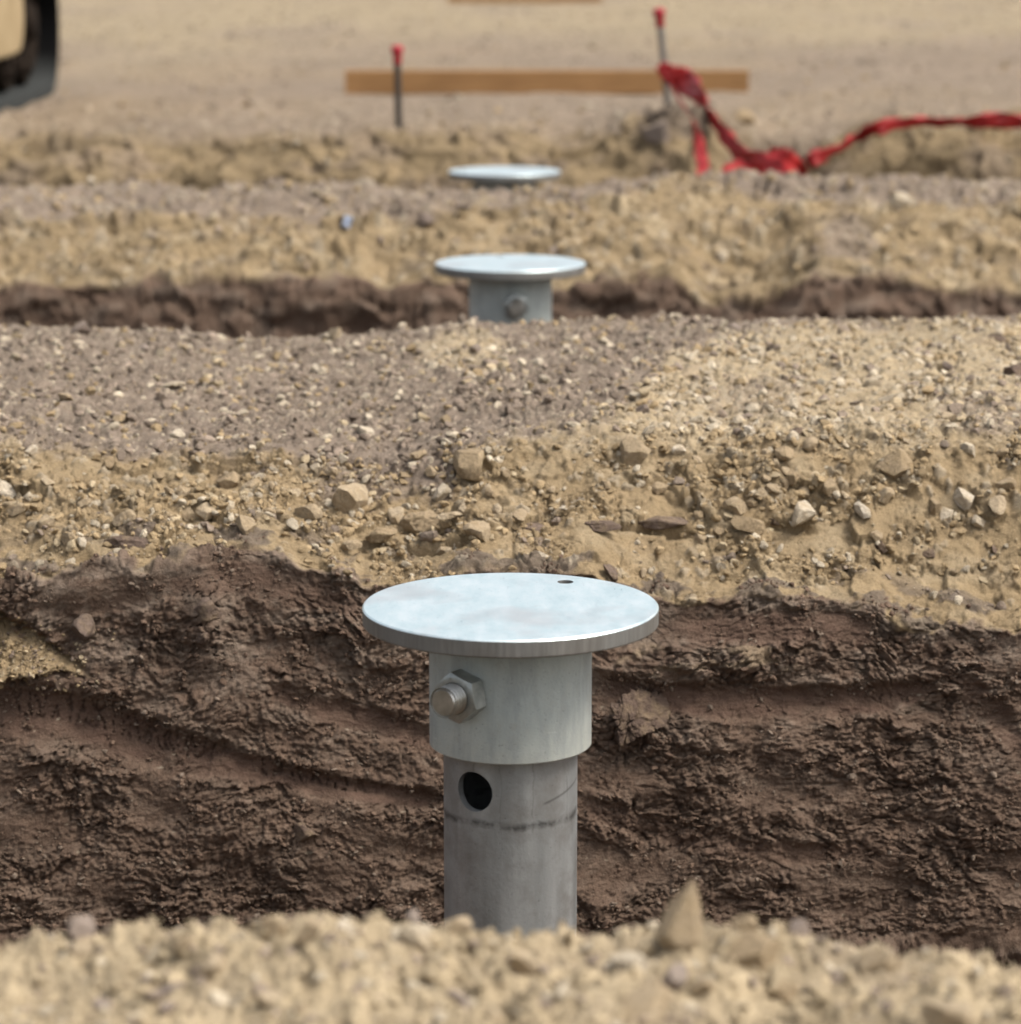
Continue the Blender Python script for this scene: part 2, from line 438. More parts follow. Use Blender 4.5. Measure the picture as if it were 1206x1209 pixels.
# columns: a fan a little wider than the view, then growing steps to the sides
ncen = 760
cen = np.linspace(-0.228, 0.228, ncen)
step = cen[1] - cen[0]; side = []
s_, p_ = step, 0.228
while p_ < 6:
    s_ *= 1.28; p_ += s_; side.append(p_)
side = np.array(side)
tcol = np.concatenate([-side[::-1], cen, side])
NC = len(tcol)
fan = np.clip(rowY, 1.6, 40.0)
X = fan[:, None] * tcol[None, :]
X = X.astype(np.float64)
Y = np.repeat(rowY[:, None], NC, 1); Z = np.repeat(rowZ[:, None], NC, 1)
PX, _ = project(X, Y, Z)
PXc = np.clip(PX, -300, 1550)
dv = np.zeros_like(X)
for j in range(NR):
    k = rowk[j]; t = rowt[j]; t = t * t * (3 - 2 * t) if k not in (9,) else t
    a = PROF[k][2](PXc[j]); b = PROF[min(k + 1, len(PROF) - 1)][2](PXc[j])
    dv[j] = (a * (1 - t) + b * t)
Z = Z - dv * (np.clip(Y, 1, 14) / FPX)
# round the profile a little so breaks of slope are soft
for it in range(2):
    Z[1:-1] = 0.25 * Z[:-2] + 0.5 * Z[1:-1] + 0.25 * Z[2:]
PX, PY = project(X, Y, Z)
seg = np.repeat(rowk[:, None], NC, 1)
ds = np.sqrt(np.diff(Y, axis=0) ** 2 + np.diff(Z, axis=0) ** 2)
S = np.vstack([np.zeros((1, NC)), np.cumsum(ds, 0)])
S = np.repeat(S[:, NC // 2][:, None], NC, 1)
f32 = np.float32
x, s = X.astype(f32), S.astype(f32)
# profile normal (in the YZ plane)
gy = np.gradient(Y, axis=0); gz = np.gradient(Z, axis=0)
ln = np.sqrt(gy * gy + gz * gz) + 1e-9
NY, NZ = -gz / ln, gy / ln
for it in range(6):                      # soft normals so displaced breaks of slope do not tear
    NY[1:-1] = 0.25 * NY[:-2] + 0.5 * NY[1:-1] + 0.25 * NY[2:]; NZ[1:-1] = 0.25 * NZ[:-2] + 0.5 * NZ[1:-1] + 0.25 * NZ[2:]

ks = {n: i for i, n in enumerate(['far0', 'b0', 'fore', 'lip', 'drop', 'drop2', 'floor', 'floor_b', 'wall_low', 'wall', 'edge', 'slope', 'plat', 'plat2',
      'crest', 'd1', 'd2', 'fl2', 'wl2', 'wall2', 'edge2', 'slope2', 'plat3', 'crest3', 'd3', 'd4', 'fl3', 'wl3', 'slope3', 'top3', 'far1', 'far2', 'far3', 'far4'])}
def rows(a, b):
    """row range from the first row of segment a to the last of segment b"""
    js = np.where((rowk >= ks[a]) & (rowk <= ks[b]))[0]
    return js[0], js[-1] + 1

D = np.zeros_like(x); C = np.zeros(X.shape + (3,), f32)
C[:] = TAN
def put(j0, j1, d, c):
    D[j0:j1] = d; C[j0:j1] = c

def lay(c, m, colr):
    return c * (1 - m[..., None]) + np.asarray(colr, f32) * m[..., None]
def pebbly(xx, ss, scale, seed, lo=0.25, hi=0.5, keep=0.6):
    """half-buried stones: height 0..1, mask and id from cellular noise"""
    f1, f2, i = worley(xx * scale + 0.25 * perlin(xx * scale * 1.7, ss * scale * 1.7, seed + 40), ss * scale + 0.25 * perlin(xx * scale * 1.7, ss * scale * 1.7, seed + 41), seed)
    rad = lo + (hi - lo) * _r3[i]
    h = np.clip(1 - (f1 / rad) ** 2, 0, 1)
    on = (_r1[(i * 7 + 13) & 255] < keep)
    return np.sqrt(h) * on, (h > 0.02) * on, i

# --- foreground bank
j0, j1 = rows('far0', 'drop2')
xx, ss = x[j0:j1], s[j0:j1]
near = sstep(-1.5, 0.9, Y[j0:j1]).astype(f32)
ff, fj, fi = facets(xx, ss, 17, 18, 0.4); fg_, fgj, fgi = facets(xx, ss, 40, 19)
d = 0.024 * fbm(xx * 7, ss * 7, 4, 1) + 0.004 * fbm(xx * 60, ss * 60, 3, 2) + 0.006 * ff + 0.003 * fg_
h1, m1, i1 = pebbly(xx, ss, 30, 1, keep=0.4); h2, m2, i2 = pebbly(xx, ss, 95, 2, keep=0.6)
d = (d + 0.008 * h1 + 0.004 * h2) * (0.2 + 0.8 * near)
c = np.empty(xx.shape + (3,), f32); c[:] = TANL * 1.05
c = lay(c, sstep(0.1, 0.6, fbm(xx * 7, ss * 7, 3, 5)) * 0.35, GREY)
c = c * (1 + 0.35 * (_r2[i1] - 0.45) * m1 + 0.35 * (_r2[fi] - 0.5) + 0.25 * (_r2[fgi] - 0.5))[..., None]
put(j0, j1, d, c)
# --- trench floor and hidden parts
for a, b in (('floor', 'wall_low'), ('d1', 'wl2'), ('d3', 'wl3')):
    j0, j1 = rows(a, b); xx, ss = x[j0:j1], s[j0:j1]
    c = np.empty(xx.shape + (3,), f32); c[:] = CLAY
    put(j0, j1, 0.018 * fbm(xx * 6, ss * 6, 4, 3) + 0.008 * ridged(xx * 25, ss * 25, 3, 4), c)

# --- main wall, slope, plateau of the first berm
j0, j1 = rows('wall_low', 'crest')
xx, ss, px, py, sg = x[j0:j1], s[j0:j1], PX[j0:j1].astype(f32), PY[j0:j1].astype(f32), seg[j0:j1]
yb = 692 + f_wall(np.clip(px, -300, 1550))
wob = 16 * fbm(px / 90, py / 60, 4, 21) + 7 * fbm(px / 22, py / 22, 3, 22)
below = py - yb + wob                       # >0 on the clay face
clay = sstep(-2, 5, below).astype(f32)
# patches of clay showing through the sand just above the edge and sand caught on the face
pat = fbm(px / 70, py / 22, 4, 23)
patch = sstep(0.18, 0.34, pat + 0.25 * blob(px, py, 20, 660, 60, 40) + 0.3 * blob(px, py, 340, 640, 70, 22) + 0.32 * blob(px, py, 630, 664, 90, 10)
              + 0.35 * blob(px, py, 900, 708, 90, 18) + 0.35 * blob(px, py, 1095, 700, 80, 45)) * sstep(-75, -12, below)
patch = np.clip(patch, 0, 1).astype(f32) * (1 - clay)
bands = [  # centre polyline, half width, depth (m), smoothness
    ([(-250, 815), (0, 834), (80, 840), (200, 878), (330, 915), (430, 932), (525, 945)], [(-250, 30), (0, 30), (200, 26), (340, 15), (525, 12)], 0.020, 1.0),
    ([(315, 816), (400, 838), (470, 858), (530, 880)], [(315, 10), (380, 18), (530, 14)], 0.014, 0.9),
    ([(700, 812), (850, 824), (1000, 826), (1110, 812)], [(700, 14), (850, 20), (1000, 18), (1110, 10)], 0.016, 1.0),
    ([(670, 945), (760, 970), (850, 992), (950, 1006), (1040, 1004)], [(670, 14), (850, 15), (1040, 10)], 0.010, 0.5),
    ([(190, 690), (300, 676), (400, 700), (440, 720)], [(190, 10), (300, 24), (440, 16)], 0.003, 0.55),
    ([(780, 742), (900, 738), (1000, 740), (1045, 750)], [(780, 14), (900, 22), (1045, 18)], 0.004, 0.85),
    ([(1120, 790), (1170, 830), (1206, 880), (1300, 960)], [(1120, 12), (1180, 24), (1300, 24)], 0.008, 0.6),
]
groove = np.zeros_like(px); smooth = np.zeros_like(px); lip = np.zeros_like(px); crackzone = np.zeros_like(px)
bw = 5 * fbm(px / 60, py / 60, 3, 30) + 2.5 * fbm(px / 15, py / 15, 2, 31)
for pts, wid, dep, sm in bands:
    xs = [p[0] for p in pts]
    t = (py + bw - np.interp(px, xs, [p[1] for p in pts])) / np.interp(px, [q[0] for q in wid], [q[1] for q in wid])
    ends = sstep(xs[0] - 15, xs[0] + 40, px) * (1 - sstep(xs[-1] - 40, xs[-1] + 15, px))
    prof = np.where((t > -1) & (t < 1.6), np.clip(np.where(t < 0, 1 - t * t, 1 - (t / 1.6) ** 2), 0, 1), 0) * ends * np.clip(0.85 + 0.5 * fbm(px / 50, py / 40, 3, 33), 0, 1)
    groove = np.maximum(groove, dep * prof); smooth = np.maximum(smooth, sm * sstep(0.15, 0.75, prof))
    lip = np.maximum(lip, 0.011 * np.exp(-((t + 1.25) / 0.35) ** 2) * ends * sm)
    crackzone = np.maximum(crackzone, sm * ends * np.exp(-((t + 0.3) / 0.75) ** 2))
# torn clay: lumps, slanting tears, crumbs, crevices
rot = 0.38
wx = xx + 0.030 * fbm(xx * 9, ss * 9, 3, 45); ws = ss + 0.024 * fbm(xx * 9, ss * 9, 3, 46)
u = wx * math.cos(rot) + ws * math.sin(rot); v = -wx * math.sin(rot) + ws * math.cos(rot)
big = fbm(xx * 4.5, ss * 7, 3, 50)
tear = ridged(u * 10, v * 34, 4, 51)
tear2 = ridged(wx * 16, ws * 48, 4, 52)
lump = fbm(wx * 36, ws * 44, 4, 47, 0.6)
crumbzone = sstep(-0.15, 0.45, fbm(xx * 8, ss * 11, 3, 53))
f1, f2, ic = worley(xx * 95 + 0.3 * perlin(xx * 140, ss * 140, 54), ss * 95 + 0.3 * perlin(xx * 140, ss * 140, 55), 6)
crumb = np.clip(1 - f1 / 0.75, 0, 1); crev = np.clip((f2 - f1) / 0.22, 0, 1)
f1b, f2b, ib = worley(xx * 38 + 0.45 * perlin(xx * 55, ss * 55, 56), ss * 44 + 0.45 * perlin(xx * 55, ss * 55, 57), 9)
crev2 = np.clip((f2b - f1b) / 0.10, 0, 1)
crackz2 = sstep(0.05, 0.35, fbm(xx * 6.5, ss * 9, 2, 58))
# vertical drying cracks along the smeared grooves
g1, g2, _i = worley(xx * 85 + 0.35 * perlin(xx * 70, ss * 70, 59), ss * 22, 12)
vcr = 1 - sstep(0.02, 0.12, g2 - g1)
vcr = vcr * sstep(0.25, 0.6, crackzone) * sstep(-0.05, 0.25, perlin(xx * 9, ss * 5, 60) + 0.6 * (px < 340) * (py > 780) - 0.25 * (px > 420))
fine = fbm(xx * 190, ss * 190, 3, 61)
plaster = sstep(-0.02, 0.38, fbm(xx * 7, ss * 12, 3, 67))
rough = (1 - 0.8 * smooth) * (1 - 0.72 * plaster)
fa, ja, ida = facets(wx, ws * 1.25, 46, 3); fb, jb_, idb = facets(wx, ws * 1.2, 105, 4); fc_, jc_, idc = facets(wx, ws, 20, 6, 0.45)
chunky = sstep(-0.25, 0.35, fbm(xx * 6, ss * 8, 3, 69))
dw = 0.018 * big + rough * (0.35 + 0.65 * chunky) * (0.0085 * fa + 0.0042 * fb + 0.009 * fc_ - 0.004 * (1 - sstep(0.0, 0.13, ja)) - 0.003 * (1 - sstep(0, 0.16, jb_))) + rough * 0.7 * (0.0055 * tear + 0.0042 * tear2 + 0.0065 * lump + 0.005 * crumbzone * (crumb * (0.4 + 0.9 * _r3[ic])) - 0.0028 * crumbzone * (1 - crev) - 0.006 * crackz2 * (1 - crev2)) \
     + (0.3 + 0.7 * rough) * 0.0030 * fine + smooth * 0.0012 * fbm(xx * 12, ss * 160, 3, 62) - 0.6 * groove + 0.35 * lip * (0.7 + 0.5 * fbm(xx * 30, ss * 30, 2, 63)) - 0.005 * vcr
# shelf at the left with sand lying on it; shelf at the right, lumps
shelf = lambda a, b, dd: dd
sh_line = np.interp(px, [-300, 0, 40, 105, 150], [700, 728, 745, 796, 830])
sh_bot = np.interp(px, [-300, 0, 60, 110, 150], [800, 800, 796, 806, 835])
h1s, _m, _i = pebbly(xx, ss, 75, 19, 0.2, 0.5, 0.5)
bw2 = bw * 2.6 + 9 * fbm(px / 14, py / 11, 3, 34)
onsh = (sstep(-6, 4, py + bw2 - sh_line) * (1 - sstep(-3, 3, py + bw2 - sh_bot)) * (1 - sstep(80, 120, px + 14 * fbm(px / 25, py / 18, 3, 35)))).astype(f32)
tsh = np.clip((py - sh_line) / np.maximum(sh_bot - sh_line, 8), 0, 1)
dw = dw + onsh * (0.045 * tsh - 0.02) * (1 - sstep(60, 125, px)) + onsh * 0.002 * fbm(xx * 120, ss * 120, 3, 64)
dw = dw * (1 - 0.6 * onsh) + onsh * (0.018 * tsh - 0.006 + 0.0012 * fa + 0.005 * fbm(xx * 30, ss * 30, 4, 68) + 0.003 * h1s)
rs = (sstep(755, 768, py + bw) * (1 - sstep(790, 800, py + bw)) * sstep(690, 720, px) * (1 - sstep(900, 970, px))).astype(f32)
dw = dw + rs * 0.012 * (0.6 + 0.8 * fbm(xx * 25, ss * 25, 3, 65))
dw = dw + 0.020 * blob(px, py, 245, 740, 25, 45) * sstep(0, 0.3, crev2) + 0.012 * blob(px, py, 60, 735 - 40, 70, 25)
dw = dw + 0.004 * np.exp(-((below - 6) / 6) ** 2) * sstep(-0.3, 0.3, fbm(px / 60, py / 60, 2, 66))          # overhanging lip where sand meets clay
# sandy slope
gul = fbm(xx * 7, ss * 4, 4, 70)
h1, m1, i1 = pebbly(xx, ss, 48, 11, 0.2, 0.5, 0.42); h2, m2, i2 = pebbly(xx, ss, 110, 12, 0.2, 0.5, 0.5); h3, m3, i3 = pebbly(xx, ss, 26, 13, 0.2, 0.5, 0.22)
den = sstep(-0.25, 0.35, fbm(px / 110, py / 60, 3, 71) + 0.5 * sstep(640, 600, py) - 0.1)
led = ridged(xx * 5, ss * 24, 3, 72)
dsl = 0.016 * gul + 0.005 * led * sstep(-0.1, 0.3, fbm(xx * 6, ss * 9, 2, 73)) + 0.003 * fbm(xx * 45, ss * 45, 4, 74) + den * (0.006 * h1 + 0.003 * h2 + 0.009 * h3) + 0.0012 * fbm(xx * 220, ss * 220, 2, 75)
for (cx, cy, rx) in ((490, 641, 75), (770, 624, 60), (145, 654, 60), (930, 618, 40)):                  # broken crust edges with an undercut
    t = (py + 0.5 * bw - cy - 4 * np.sin((px - cx) / 17)) / 7
    dsl = dsl + (0.009 * np.exp(-((t + 1) / 1.1) ** 2) - 0.012 * np.exp(-((t - 0.35) / 0.5) ** 2)) * np.exp(-((px - cx) / rx) ** 4)
sa, sja, sia = facets(xx, ss, 38, 7); sb_, sjb, sib = facets(xx, ss, 85, 8); sc_, sjc, sic = facets(xx, ss, 15, 9, 0.4)
den2 = sstep(-0.15, 0.35, fbm(px / 80, py / 36, 3, 77) + 0.45 * blob(px, py, 500, 605, 130, 45) + 0.4 * blob(px, py, 900, 560, 120, 60) + 0.35 * blob(px, py, 200, 590, 200, 40))
dsl = dsl + 0.010 * sc_ + den2 * (0.008 * sa + 0.004 * sb_ - 0.004 * (1 - sstep(0, 0.14, sja))) + 0.25 * 0.004 * sb_
dsl = dsl + patch * 0.005 * ridged(xx * 40, ss * 60, 3, 76)
# gravelly plateau
yg = np.interp(px, [-300, 0, 150, 300, 450, 520, 575, 640, 720, 760, 800, 900, 1206, 1500], [512, 520, 536, 545, 562, 590, 520, 512, 500, 452, 415, 388, 375, 375])
gw = 22 * fbm(px / 80, py / 40, 4, 80) + 12 * fbm(px / 20, py / 14, 3, 81)
grey = (1 - sstep(-12, 12, py + gw - yg)).astype(f32)
grey = np.maximum(grey, 0.7 * sstep(0.3, 0.6, blob(px, py, 1170, 492, 60, 24) + 0.25 * fbm(px / 30, py / 18, 3, 82)))
grey = np.maximum(grey, 0.8 * sstep(0.35, 0.6, blob(px, py, 430, 575, 70, 30) + 0.3 * fbm(px / 30, py / 24, 3, 83)))
grey = np.maximum(grey, 0.5 * sstep(0.45, 0.7, blob(px, py, 900, 470, 70, 30) + 0.4 * fbm(px / 30, py / 20, 3, 85)))
grey = grey * (1 - 0.8 * sstep(0.3, 0.6, blob(px, py, 545, 412, 60, 22) + 0.2 * fbm(px / 25, py / 12, 3, 84)))
p1, q1, k1 = pebbly(xx, ss, 62, 14, 0.25, 0.55, 0.6); p2, q2, k2 = pebbly(xx, ss, 130, 15, 0.25, 0.55, 0.7); p3, q3, k3 = pebbly(xx, ss, 34, 16, 0.2, 0.5, 0.3)
gz_ = sstep(-0.3, 0.3, fbm(xx * 7, ss * 5, 3, 88))
pa_, pja, pia = facets(xx, ss, 55, 10); pb_, pjb, pib = facets(xx, ss, 120, 11)
dpl = 0.005 * pa_ + 0.003 * pb_ + 0.013 * fbm(xx * 5, ss * 5, 4, 86) + 0.004 * fbm(xx * 40, ss * 40, 4, 87) + gz_ * (0.005 * p1 + 0.003 * p2 + 0.007 * p3)
tp = sstep(545, 500, py + gw)
above = dsl * (1 - tp) + dpl * tp
dd = above * (1 - clay) + dw * clay
# colours
c = np.empty(px.shape + (3,), f32); c[:] = TAN
sv = fbm(px / 60, py / 40, 3, 90)
c = lay(c, sstep(-0.1, 0.5, sv) * 0.5 * (1 - tp), TANL * 0.95)
c = lay(c, tp * 0.85, TANL * 1.04)
c = lay(c, grey, GREY)
c = lay(c, patch * 0.9, GREY * 0.72)
c = c * (1 + 0.20 * (_r2[pia] - 0.5) * tp + 0.22 * (_r2[sia] - 0.5) * den2 * (1 - tp) + 0.25 * (_r2[pib] - 0.5) * tp)[..., None]
pm = np.clip(m1 * den * (1 - tp) + q1 * tp, 0, 1)
c = lay(c, (pm * 0.55 * (1 - clay) * (_r2[(i1 + k1) & 255] > 0.35) * (1 - 0.6 * grey)).astype(f32), PALE * 0.85)
c = lay(c, (q2 * tp * 0.6 * (_r2[k2] > 0.8)).astype(f32), PALE)
c = lay(c, (q2 * tp * 0.5 * (_r2[k2] < 0.3)).astype(f32), GREY * 0.75)
cw = np.empty(px.shape + (3,), f32); cw[:] = CLAY
dusty = np.clip(sstep(-0.2, 0.5, fbm(px / 70, py / 30, 4, 91)) * 0.6 + 0.5 * sstep(0.0, 0.6, fbm(px / 16, py / 12, 3, 92)), 0, 1) * (1 - smooth)
dusty = np.clip(dusty * (1.15 - 0.8 * sstep(720, 980, py)) + 0.5 * np.exp(-((below - 5) / 22) ** 2) * sstep(-0.1, 0.4, pat), 0, 1)
cw = lay(cw, dusty, DUST)
cw = lay(cw, np.clip(smooth * (0.75 + 0.5 * fbm(px / 40, py / 10, 3, 96)), 0, 0.9), CLAYR)
cw = cw * (1 + 0.30 * (_r2[idb] - 0.5) * (1 - smooth) + 0.22 * (_r2[ida] - 0.5) * (1 - smooth))[..., None]
cw = lay(cw, onsh * sstep(-0.75, -0.2, fbm(px / 10, py / 8, 3, 97)), TAN)
cw = lay(cw, rs * sstep(0.0, 0.45, fbm(px / 40, py / 14, 3, 93) + 0.5 * blob(px, py, 890, 778, 40, 14)) * 0.75, (TAN + DUST) / 2)
cw = lay(cw, sstep(0.46, 0.6, fbm(px / 12, py / 9, 3, 94)) * 0.35 * (1 - smooth), DUST * 1.35)
cw = lay(cw, sstep(0.5, 0.62, fbm(px / 30, py / 9, 3, 95)) * 0.5, CLAYR)
flk = worley(px / 30 + 0.6 * bw / 9, py / 15, 31); cw = lay(cw, ((flk[0] < 0.03 + 0.05 * _r1[flk[2]]) * (_r3[flk[2]] > 0.82) * 0.6).astype(f32), PALE * 0.75)
c = lay(c, clay, (0, 0, 0)) + cw * clay[..., None]
put(j0, j1, dd, c)

# --- second berm
j0, j1 = rows('wl2', 'crest3')
xx, ss, px, py = x[j0:j1], s[j0:j1], PX[j0:j1].astype(f32), PY[j0:j1].astype(f32)
yb = 330 + f_wall2(np.clip(px, -300, 1550)) + 7 * fbm(px / 40, py / 20, 3, 100)
clay2 = sstep(-2, 4, py - yb).astype(f32)
ph, pm2, pi = pebbly(xx, ss, 30, 21, 0.2, 0.5, 0.5)
dd = (1 - clay2) * (0.020 * fbm(xx * 4, ss * 4, 4, 101) + 0.022 * ridged(xx * 3, ss * 8, 4, 102) + 0.009 * ph) + clay2 * (0.03 * fbm(xx * 4, ss * 8, 4, 103) + 0.010 * ridged(xx * 9, ss * 16, 3, 104))
ma, mja, mia = facets(xx, ss * 1.5, 10, 13, 0.5); mb, mjb, mib = facets(xx, ss, 22, 14)
dd = dd + 0.019 * ma + 0.010 * mb - 0.006 * (1 - sstep(0, 0.12, mja))
dd = dd - 0.06 * blob(px, py, 870, 292, 70, 40)
g2m = (1 - sstep(-5, 6, py + 8 * fbm(px / 60, py / 20, 3, 106) - np.interp(px, [0, 300, 560, 700, 820, 950, 1206], [258, 264, 258, 240, 218, 245, 250]))).astype(f32)
g2m = np.maximum(g2m, 0.8 * sstep(0.4, 0.65, blob(px, py, 1000, 290, 50, 30) + 0.3 * fbm(px / 40, py / 20, 3, 107)))
c = np.empty(px.shape + (3,), f32); c[:] = TAN * 0.88
c = lay(c, sstep(0, 0.5, fbm(px / 50, py / 24, 3, 108)) * 0.6, TANL)
c = lay(c, sstep(0.1, 0.5, fbm(px / 60, py / 14, 3, 109)) * 0.4, GREY * 0.9)
c = lay(c, g2m, GREY * 1.05)
c = c * (1 + 0.22 * (_r2[mia] - 0.5) + 0.22 * (_r2[mib] - 0.5))[..., None]
c = lay(c, pm2 * 0.5 * (_r2[pi] > 0.6) * (1 - clay2), PALE * 0.85)
cw2 = np.empty(px.shape + (3,), f32); cw2[:] = CLAY * 1.05
cw2 = lay(cw2, sstep(-0.1, 0.5, fbm(px / 40, py / 20, 3, 110)) * 0.6, DUST)
c = c * (1 - clay2[..., None]) + cw2 * clay2[..., None]
put(j0, j1, dd, c)

# --- third face and the far ground
j0, j1 = rows('wl3', 'far4')
xx, ss, px, py = x[j0:j1], s[j0:j1], PX[j0:j1].astype(f32), PY[j0:j1].astype(f32)
yy = Y[j0:j1].astype(f32)
fade = (1 - sstep(9.3, 12, yy))
ph, pm2, pi = pebbly(xx, ss, 22, 25, 0.2, 0.5, 0.4)
dd = fade * (0.026 * fbm(xx * 3.5, ss * 4, 4, 120) + 0.030 * ridged(xx * 2.2, ss * 7, 4, 121) + 0.010 * ph) + 0.022 * (1 - sstep(9, 30, yy)) * fbm(xx * 2.2, yy * 2.2, 4, 122) * sstep(8.6, 9, yy)
na, nja, nia = facets(xx, ss * 1.4, 6.5, 16, 0.4); nb, njb, nib = facets(xx, ss, 15, 17)
dd = dd + (1 - sstep(8.85, 9.2, yy)) * sstep(8.4, 8.6, yy) * (0.034 * na + 0.016 * nb)
dd = dd + 0.09 * blob(px, py, 800, 160, 55, 22) * (0.5 + 0.6 * fbm(px / 20, py / 12, 3, 123)) - 0.08 * blob(px, py, 905, 188, 45, 30)
c = np.empty(px.shape + (3,), f32); c[:] = TAN * 0.78
gy3 = sstep(0, 0.5, fbm(xx * 0.9, yy * 0.5, 4, 124) + 0.15)
farc = lay(np.broadcast_to((TANL * 0.74).astype(f32), c.shape).copy(), (1 - sstep(13.5, 18, yy + 3 * fbm(xx * 0.5, yy * 0.2, 2, 125))), (GREY * 0.80 + TAN * 0.18))
farc = lay(farc, gy3 * 0.25 * (1 - sstep(14, 18, yy)), TAN)
farc = lay(farc, sstep(0.0, 0.5, fbm(xx * 1.1, yy * 0.45, 4, 129)) * 0.45 * sstep(13, 16, yy), GREY * 1.1)
farc = farc * (1 + 0.16 * fbm(xx * 3, yy * 1.2, 4, 130))[..., None]
farc = lay(farc, pm2 * 0.4 * (_r2[pi] > 0.6) * fade, PALE * 0.8)
isfar = sstep(8.75, 9.1, yy + 0.12 * fbm(xx * 3, yy * 3, 3, 126))
c = lay(c, sstep(0, 0.45, fbm(xx * 4, ss * 9, 3, 127)) * 0.55, DUST * 1.05)
c = c * (1 + 0.35 * (_r2[nia] - 0.5) + 0.25 * (_r2[nib] - 0.5))[..., None]
c = lay(c, sstep(0.3, 0.7, 0.9 * blob(px, py, 930, 175, 60, 30) + blob(px, py, 780, 155, 75, 30) + 0.3 * fbm(px / 24, py / 12, 3, 128)) * 0.85, GREY * 0.8)
c = c * (1 - isfar[..., None]) + farc * isfar[..., None]
put(j0, j1, dd, c)

# blend where blocks of rows meet, then displace
edge_fade = np.ones(NR)
for a in ('floor', 'wall_low', 'd1', 'wl2', 'd3', 'wl3'):
    jb = rows(a, a)[0]
    edge_fade *= np.clip(np.abs(np.arange(NR) - jb) / 4.0, 0, 1)
D *= edge_fade[:, None].astype(f32)
jn = (rowY < 0.5) | (rowY > 60)
D[jn] *= 0.15
P = np.stack([X, Y + D * NY, Z + D * NZ], -1)
gu = np.gradient(P, axis=1); gv = np.gradient(P, axis=0)
NRM = np.cross(gu, gv); NRM /= np.linalg.norm(NRM, axis=-1, keepdims=True) + 1e-12
PXD, PYD = project(P[..., 0], P[..., 1], P[..., 2])
C = np.clip(C, 0.01, 0.8)

def strip(name, a, b):
    j0, j1 = rows(a, b)
    j1 = min(j1 + 1, NR)
    n = j1 - j0
    V = P[j0:j1].reshape(-1, 3)
    g = np.arange(n * NC).reshape(n, NC)
    F = np.stack([g[:-1, :-1], g[:-1, 1:], g[1:, 1:], g[1:, :-1]], -1).reshape(-1, 4)
    me = fast_mesh(name, V, F, True)
    ca = me.color_attributes.new('soil', 'FLOAT_COLOR', 'POINT')
    rgba = np.ones((n * NC, 4), f32); rgba[:, :3] = C[j0:j1].reshape(-1, 3)
    ca.data.foreach_set('color', rgba.ravel())
    o = link(name, me, M['soil'])
    o['kind'] = 'structure'
    return o
strip('foreground_ground', 'far0', 'drop2')
strip('trench_floor', 'floor', 'floor_b')
strip('trench_clay_face', 'wall_low', 'wall')
strip('berm_ground', 'edge', 'd1')
strip('middle_trench_floor', 'd2', 'fl2')
strip('middle_berm_ground', 'wl2', 'crest3')
strip('far_trench_floor', 'd3', 'fl3')
strip('far_ground', 'wl3', 'far4')

def ground_at(px, py, a, b):
    """displaced surface point, normal and colour seen at that place of the strip a..b"""
    j0, j1 = rows(a, b)
    d = (PXD[j0:j1] - px) ** 2 + (PYD[j0:j1] - py) ** 2
    k = int(np.argmin(d)); j, i = divmod(k, NC)
    return Vector(P[j0 + j, i]), Vector(NRM[j0 + j, i])
def z_ground(xw, yw):
    j = int(np.argmin(np.abs(rowY - yw)))
    i = int(np.argmin(np.abs(X[j] - xw)))
    return float(P[j, i, 2])

# ------------------------------------------------------------------ the steel piles
def tube_bm(ro, ri, z0, z1, n=96, bev=0.0012):
    bm = bmesh.new()
    prof = [(ri, z0 + bev), (ri + bev, z0), (ro - bev, z0), (ro, z0 + bev), (ro, z1 - bev), (ro - bev, z1), (ri + bev, z1), (ri, z1 - bev)]
    rings = []
    for k in range(n):
        a = 2 * math.pi * k / n
        rings.append([bm.verts.new((r * math.cos(a), r * math.sin(a), z)) for r, z in prof])
    m = len(prof)
    for k in range(n):
        A, B = rings[k], rings[(k + 1) % n]
        for q in range(m):
            bm.faces.new((A[q], B[q], B[(q + 1) % m], A[(q + 1) % m]))
    bmesh.ops.recalc_face_normals(bm, faces=bm.faces)
    return bm
def smooth_by_angle(me, ang=30):
    bm = bmesh.new(); bm.from_mesh(me)
    for f in bm.faces: f.smooth = True
    for e in bm.edges:
        if len(e.link_faces) == 2 and e.calc_face_angle(0) > R(ang): e.smooth = False
    bm.to_mesh(me); bm.free()
def drilled(name, bm, cutters):
    """mesh of bm with cylinders (centre, axis, radius, length) cut out"""
    me = bpy.data.meshes.new(name); bm.to_mesh(me); bm.free()
    o = bpy.data.objects.new(name, me); COL.objects.link(o)
    cs = []
    for (c_, ax, r, L) in cutters:
        cb = bmesh.new()
        bmesh.ops.create_cone(cb, cap_ends=True, segments=40, radius1=r, radius2=r, depth=L,
                              matrix=Matrix.Translation(c_) @ Vector(ax).to_track_quat('Z', 'Y').to_matrix().to_4x4())
        cm = bpy.data.meshes.new('cut'); cb.to_mesh(cm); cb.free()
        co = bpy.data.objects.new('cut', cm); COL.objects.link(co); cs.append(co)
        md = o.modifiers.new('b', 'BOOLEAN'); md.object = co; md.operation = 'DIFFERENCE'; md.solver = 'EXACT'
    dg = bpy.context.evaluated_depsgraph_get(); dg.update()
    res = bpy.data.meshes.new_from_object(o.evaluated_get(dg))
    for q in cs + [o]:
        m_ = q.data; bpy.data.objects.remove(q); bpy.data.meshes.remove(m_)
    res.name = name
    smooth_by_angle(res)
    return res
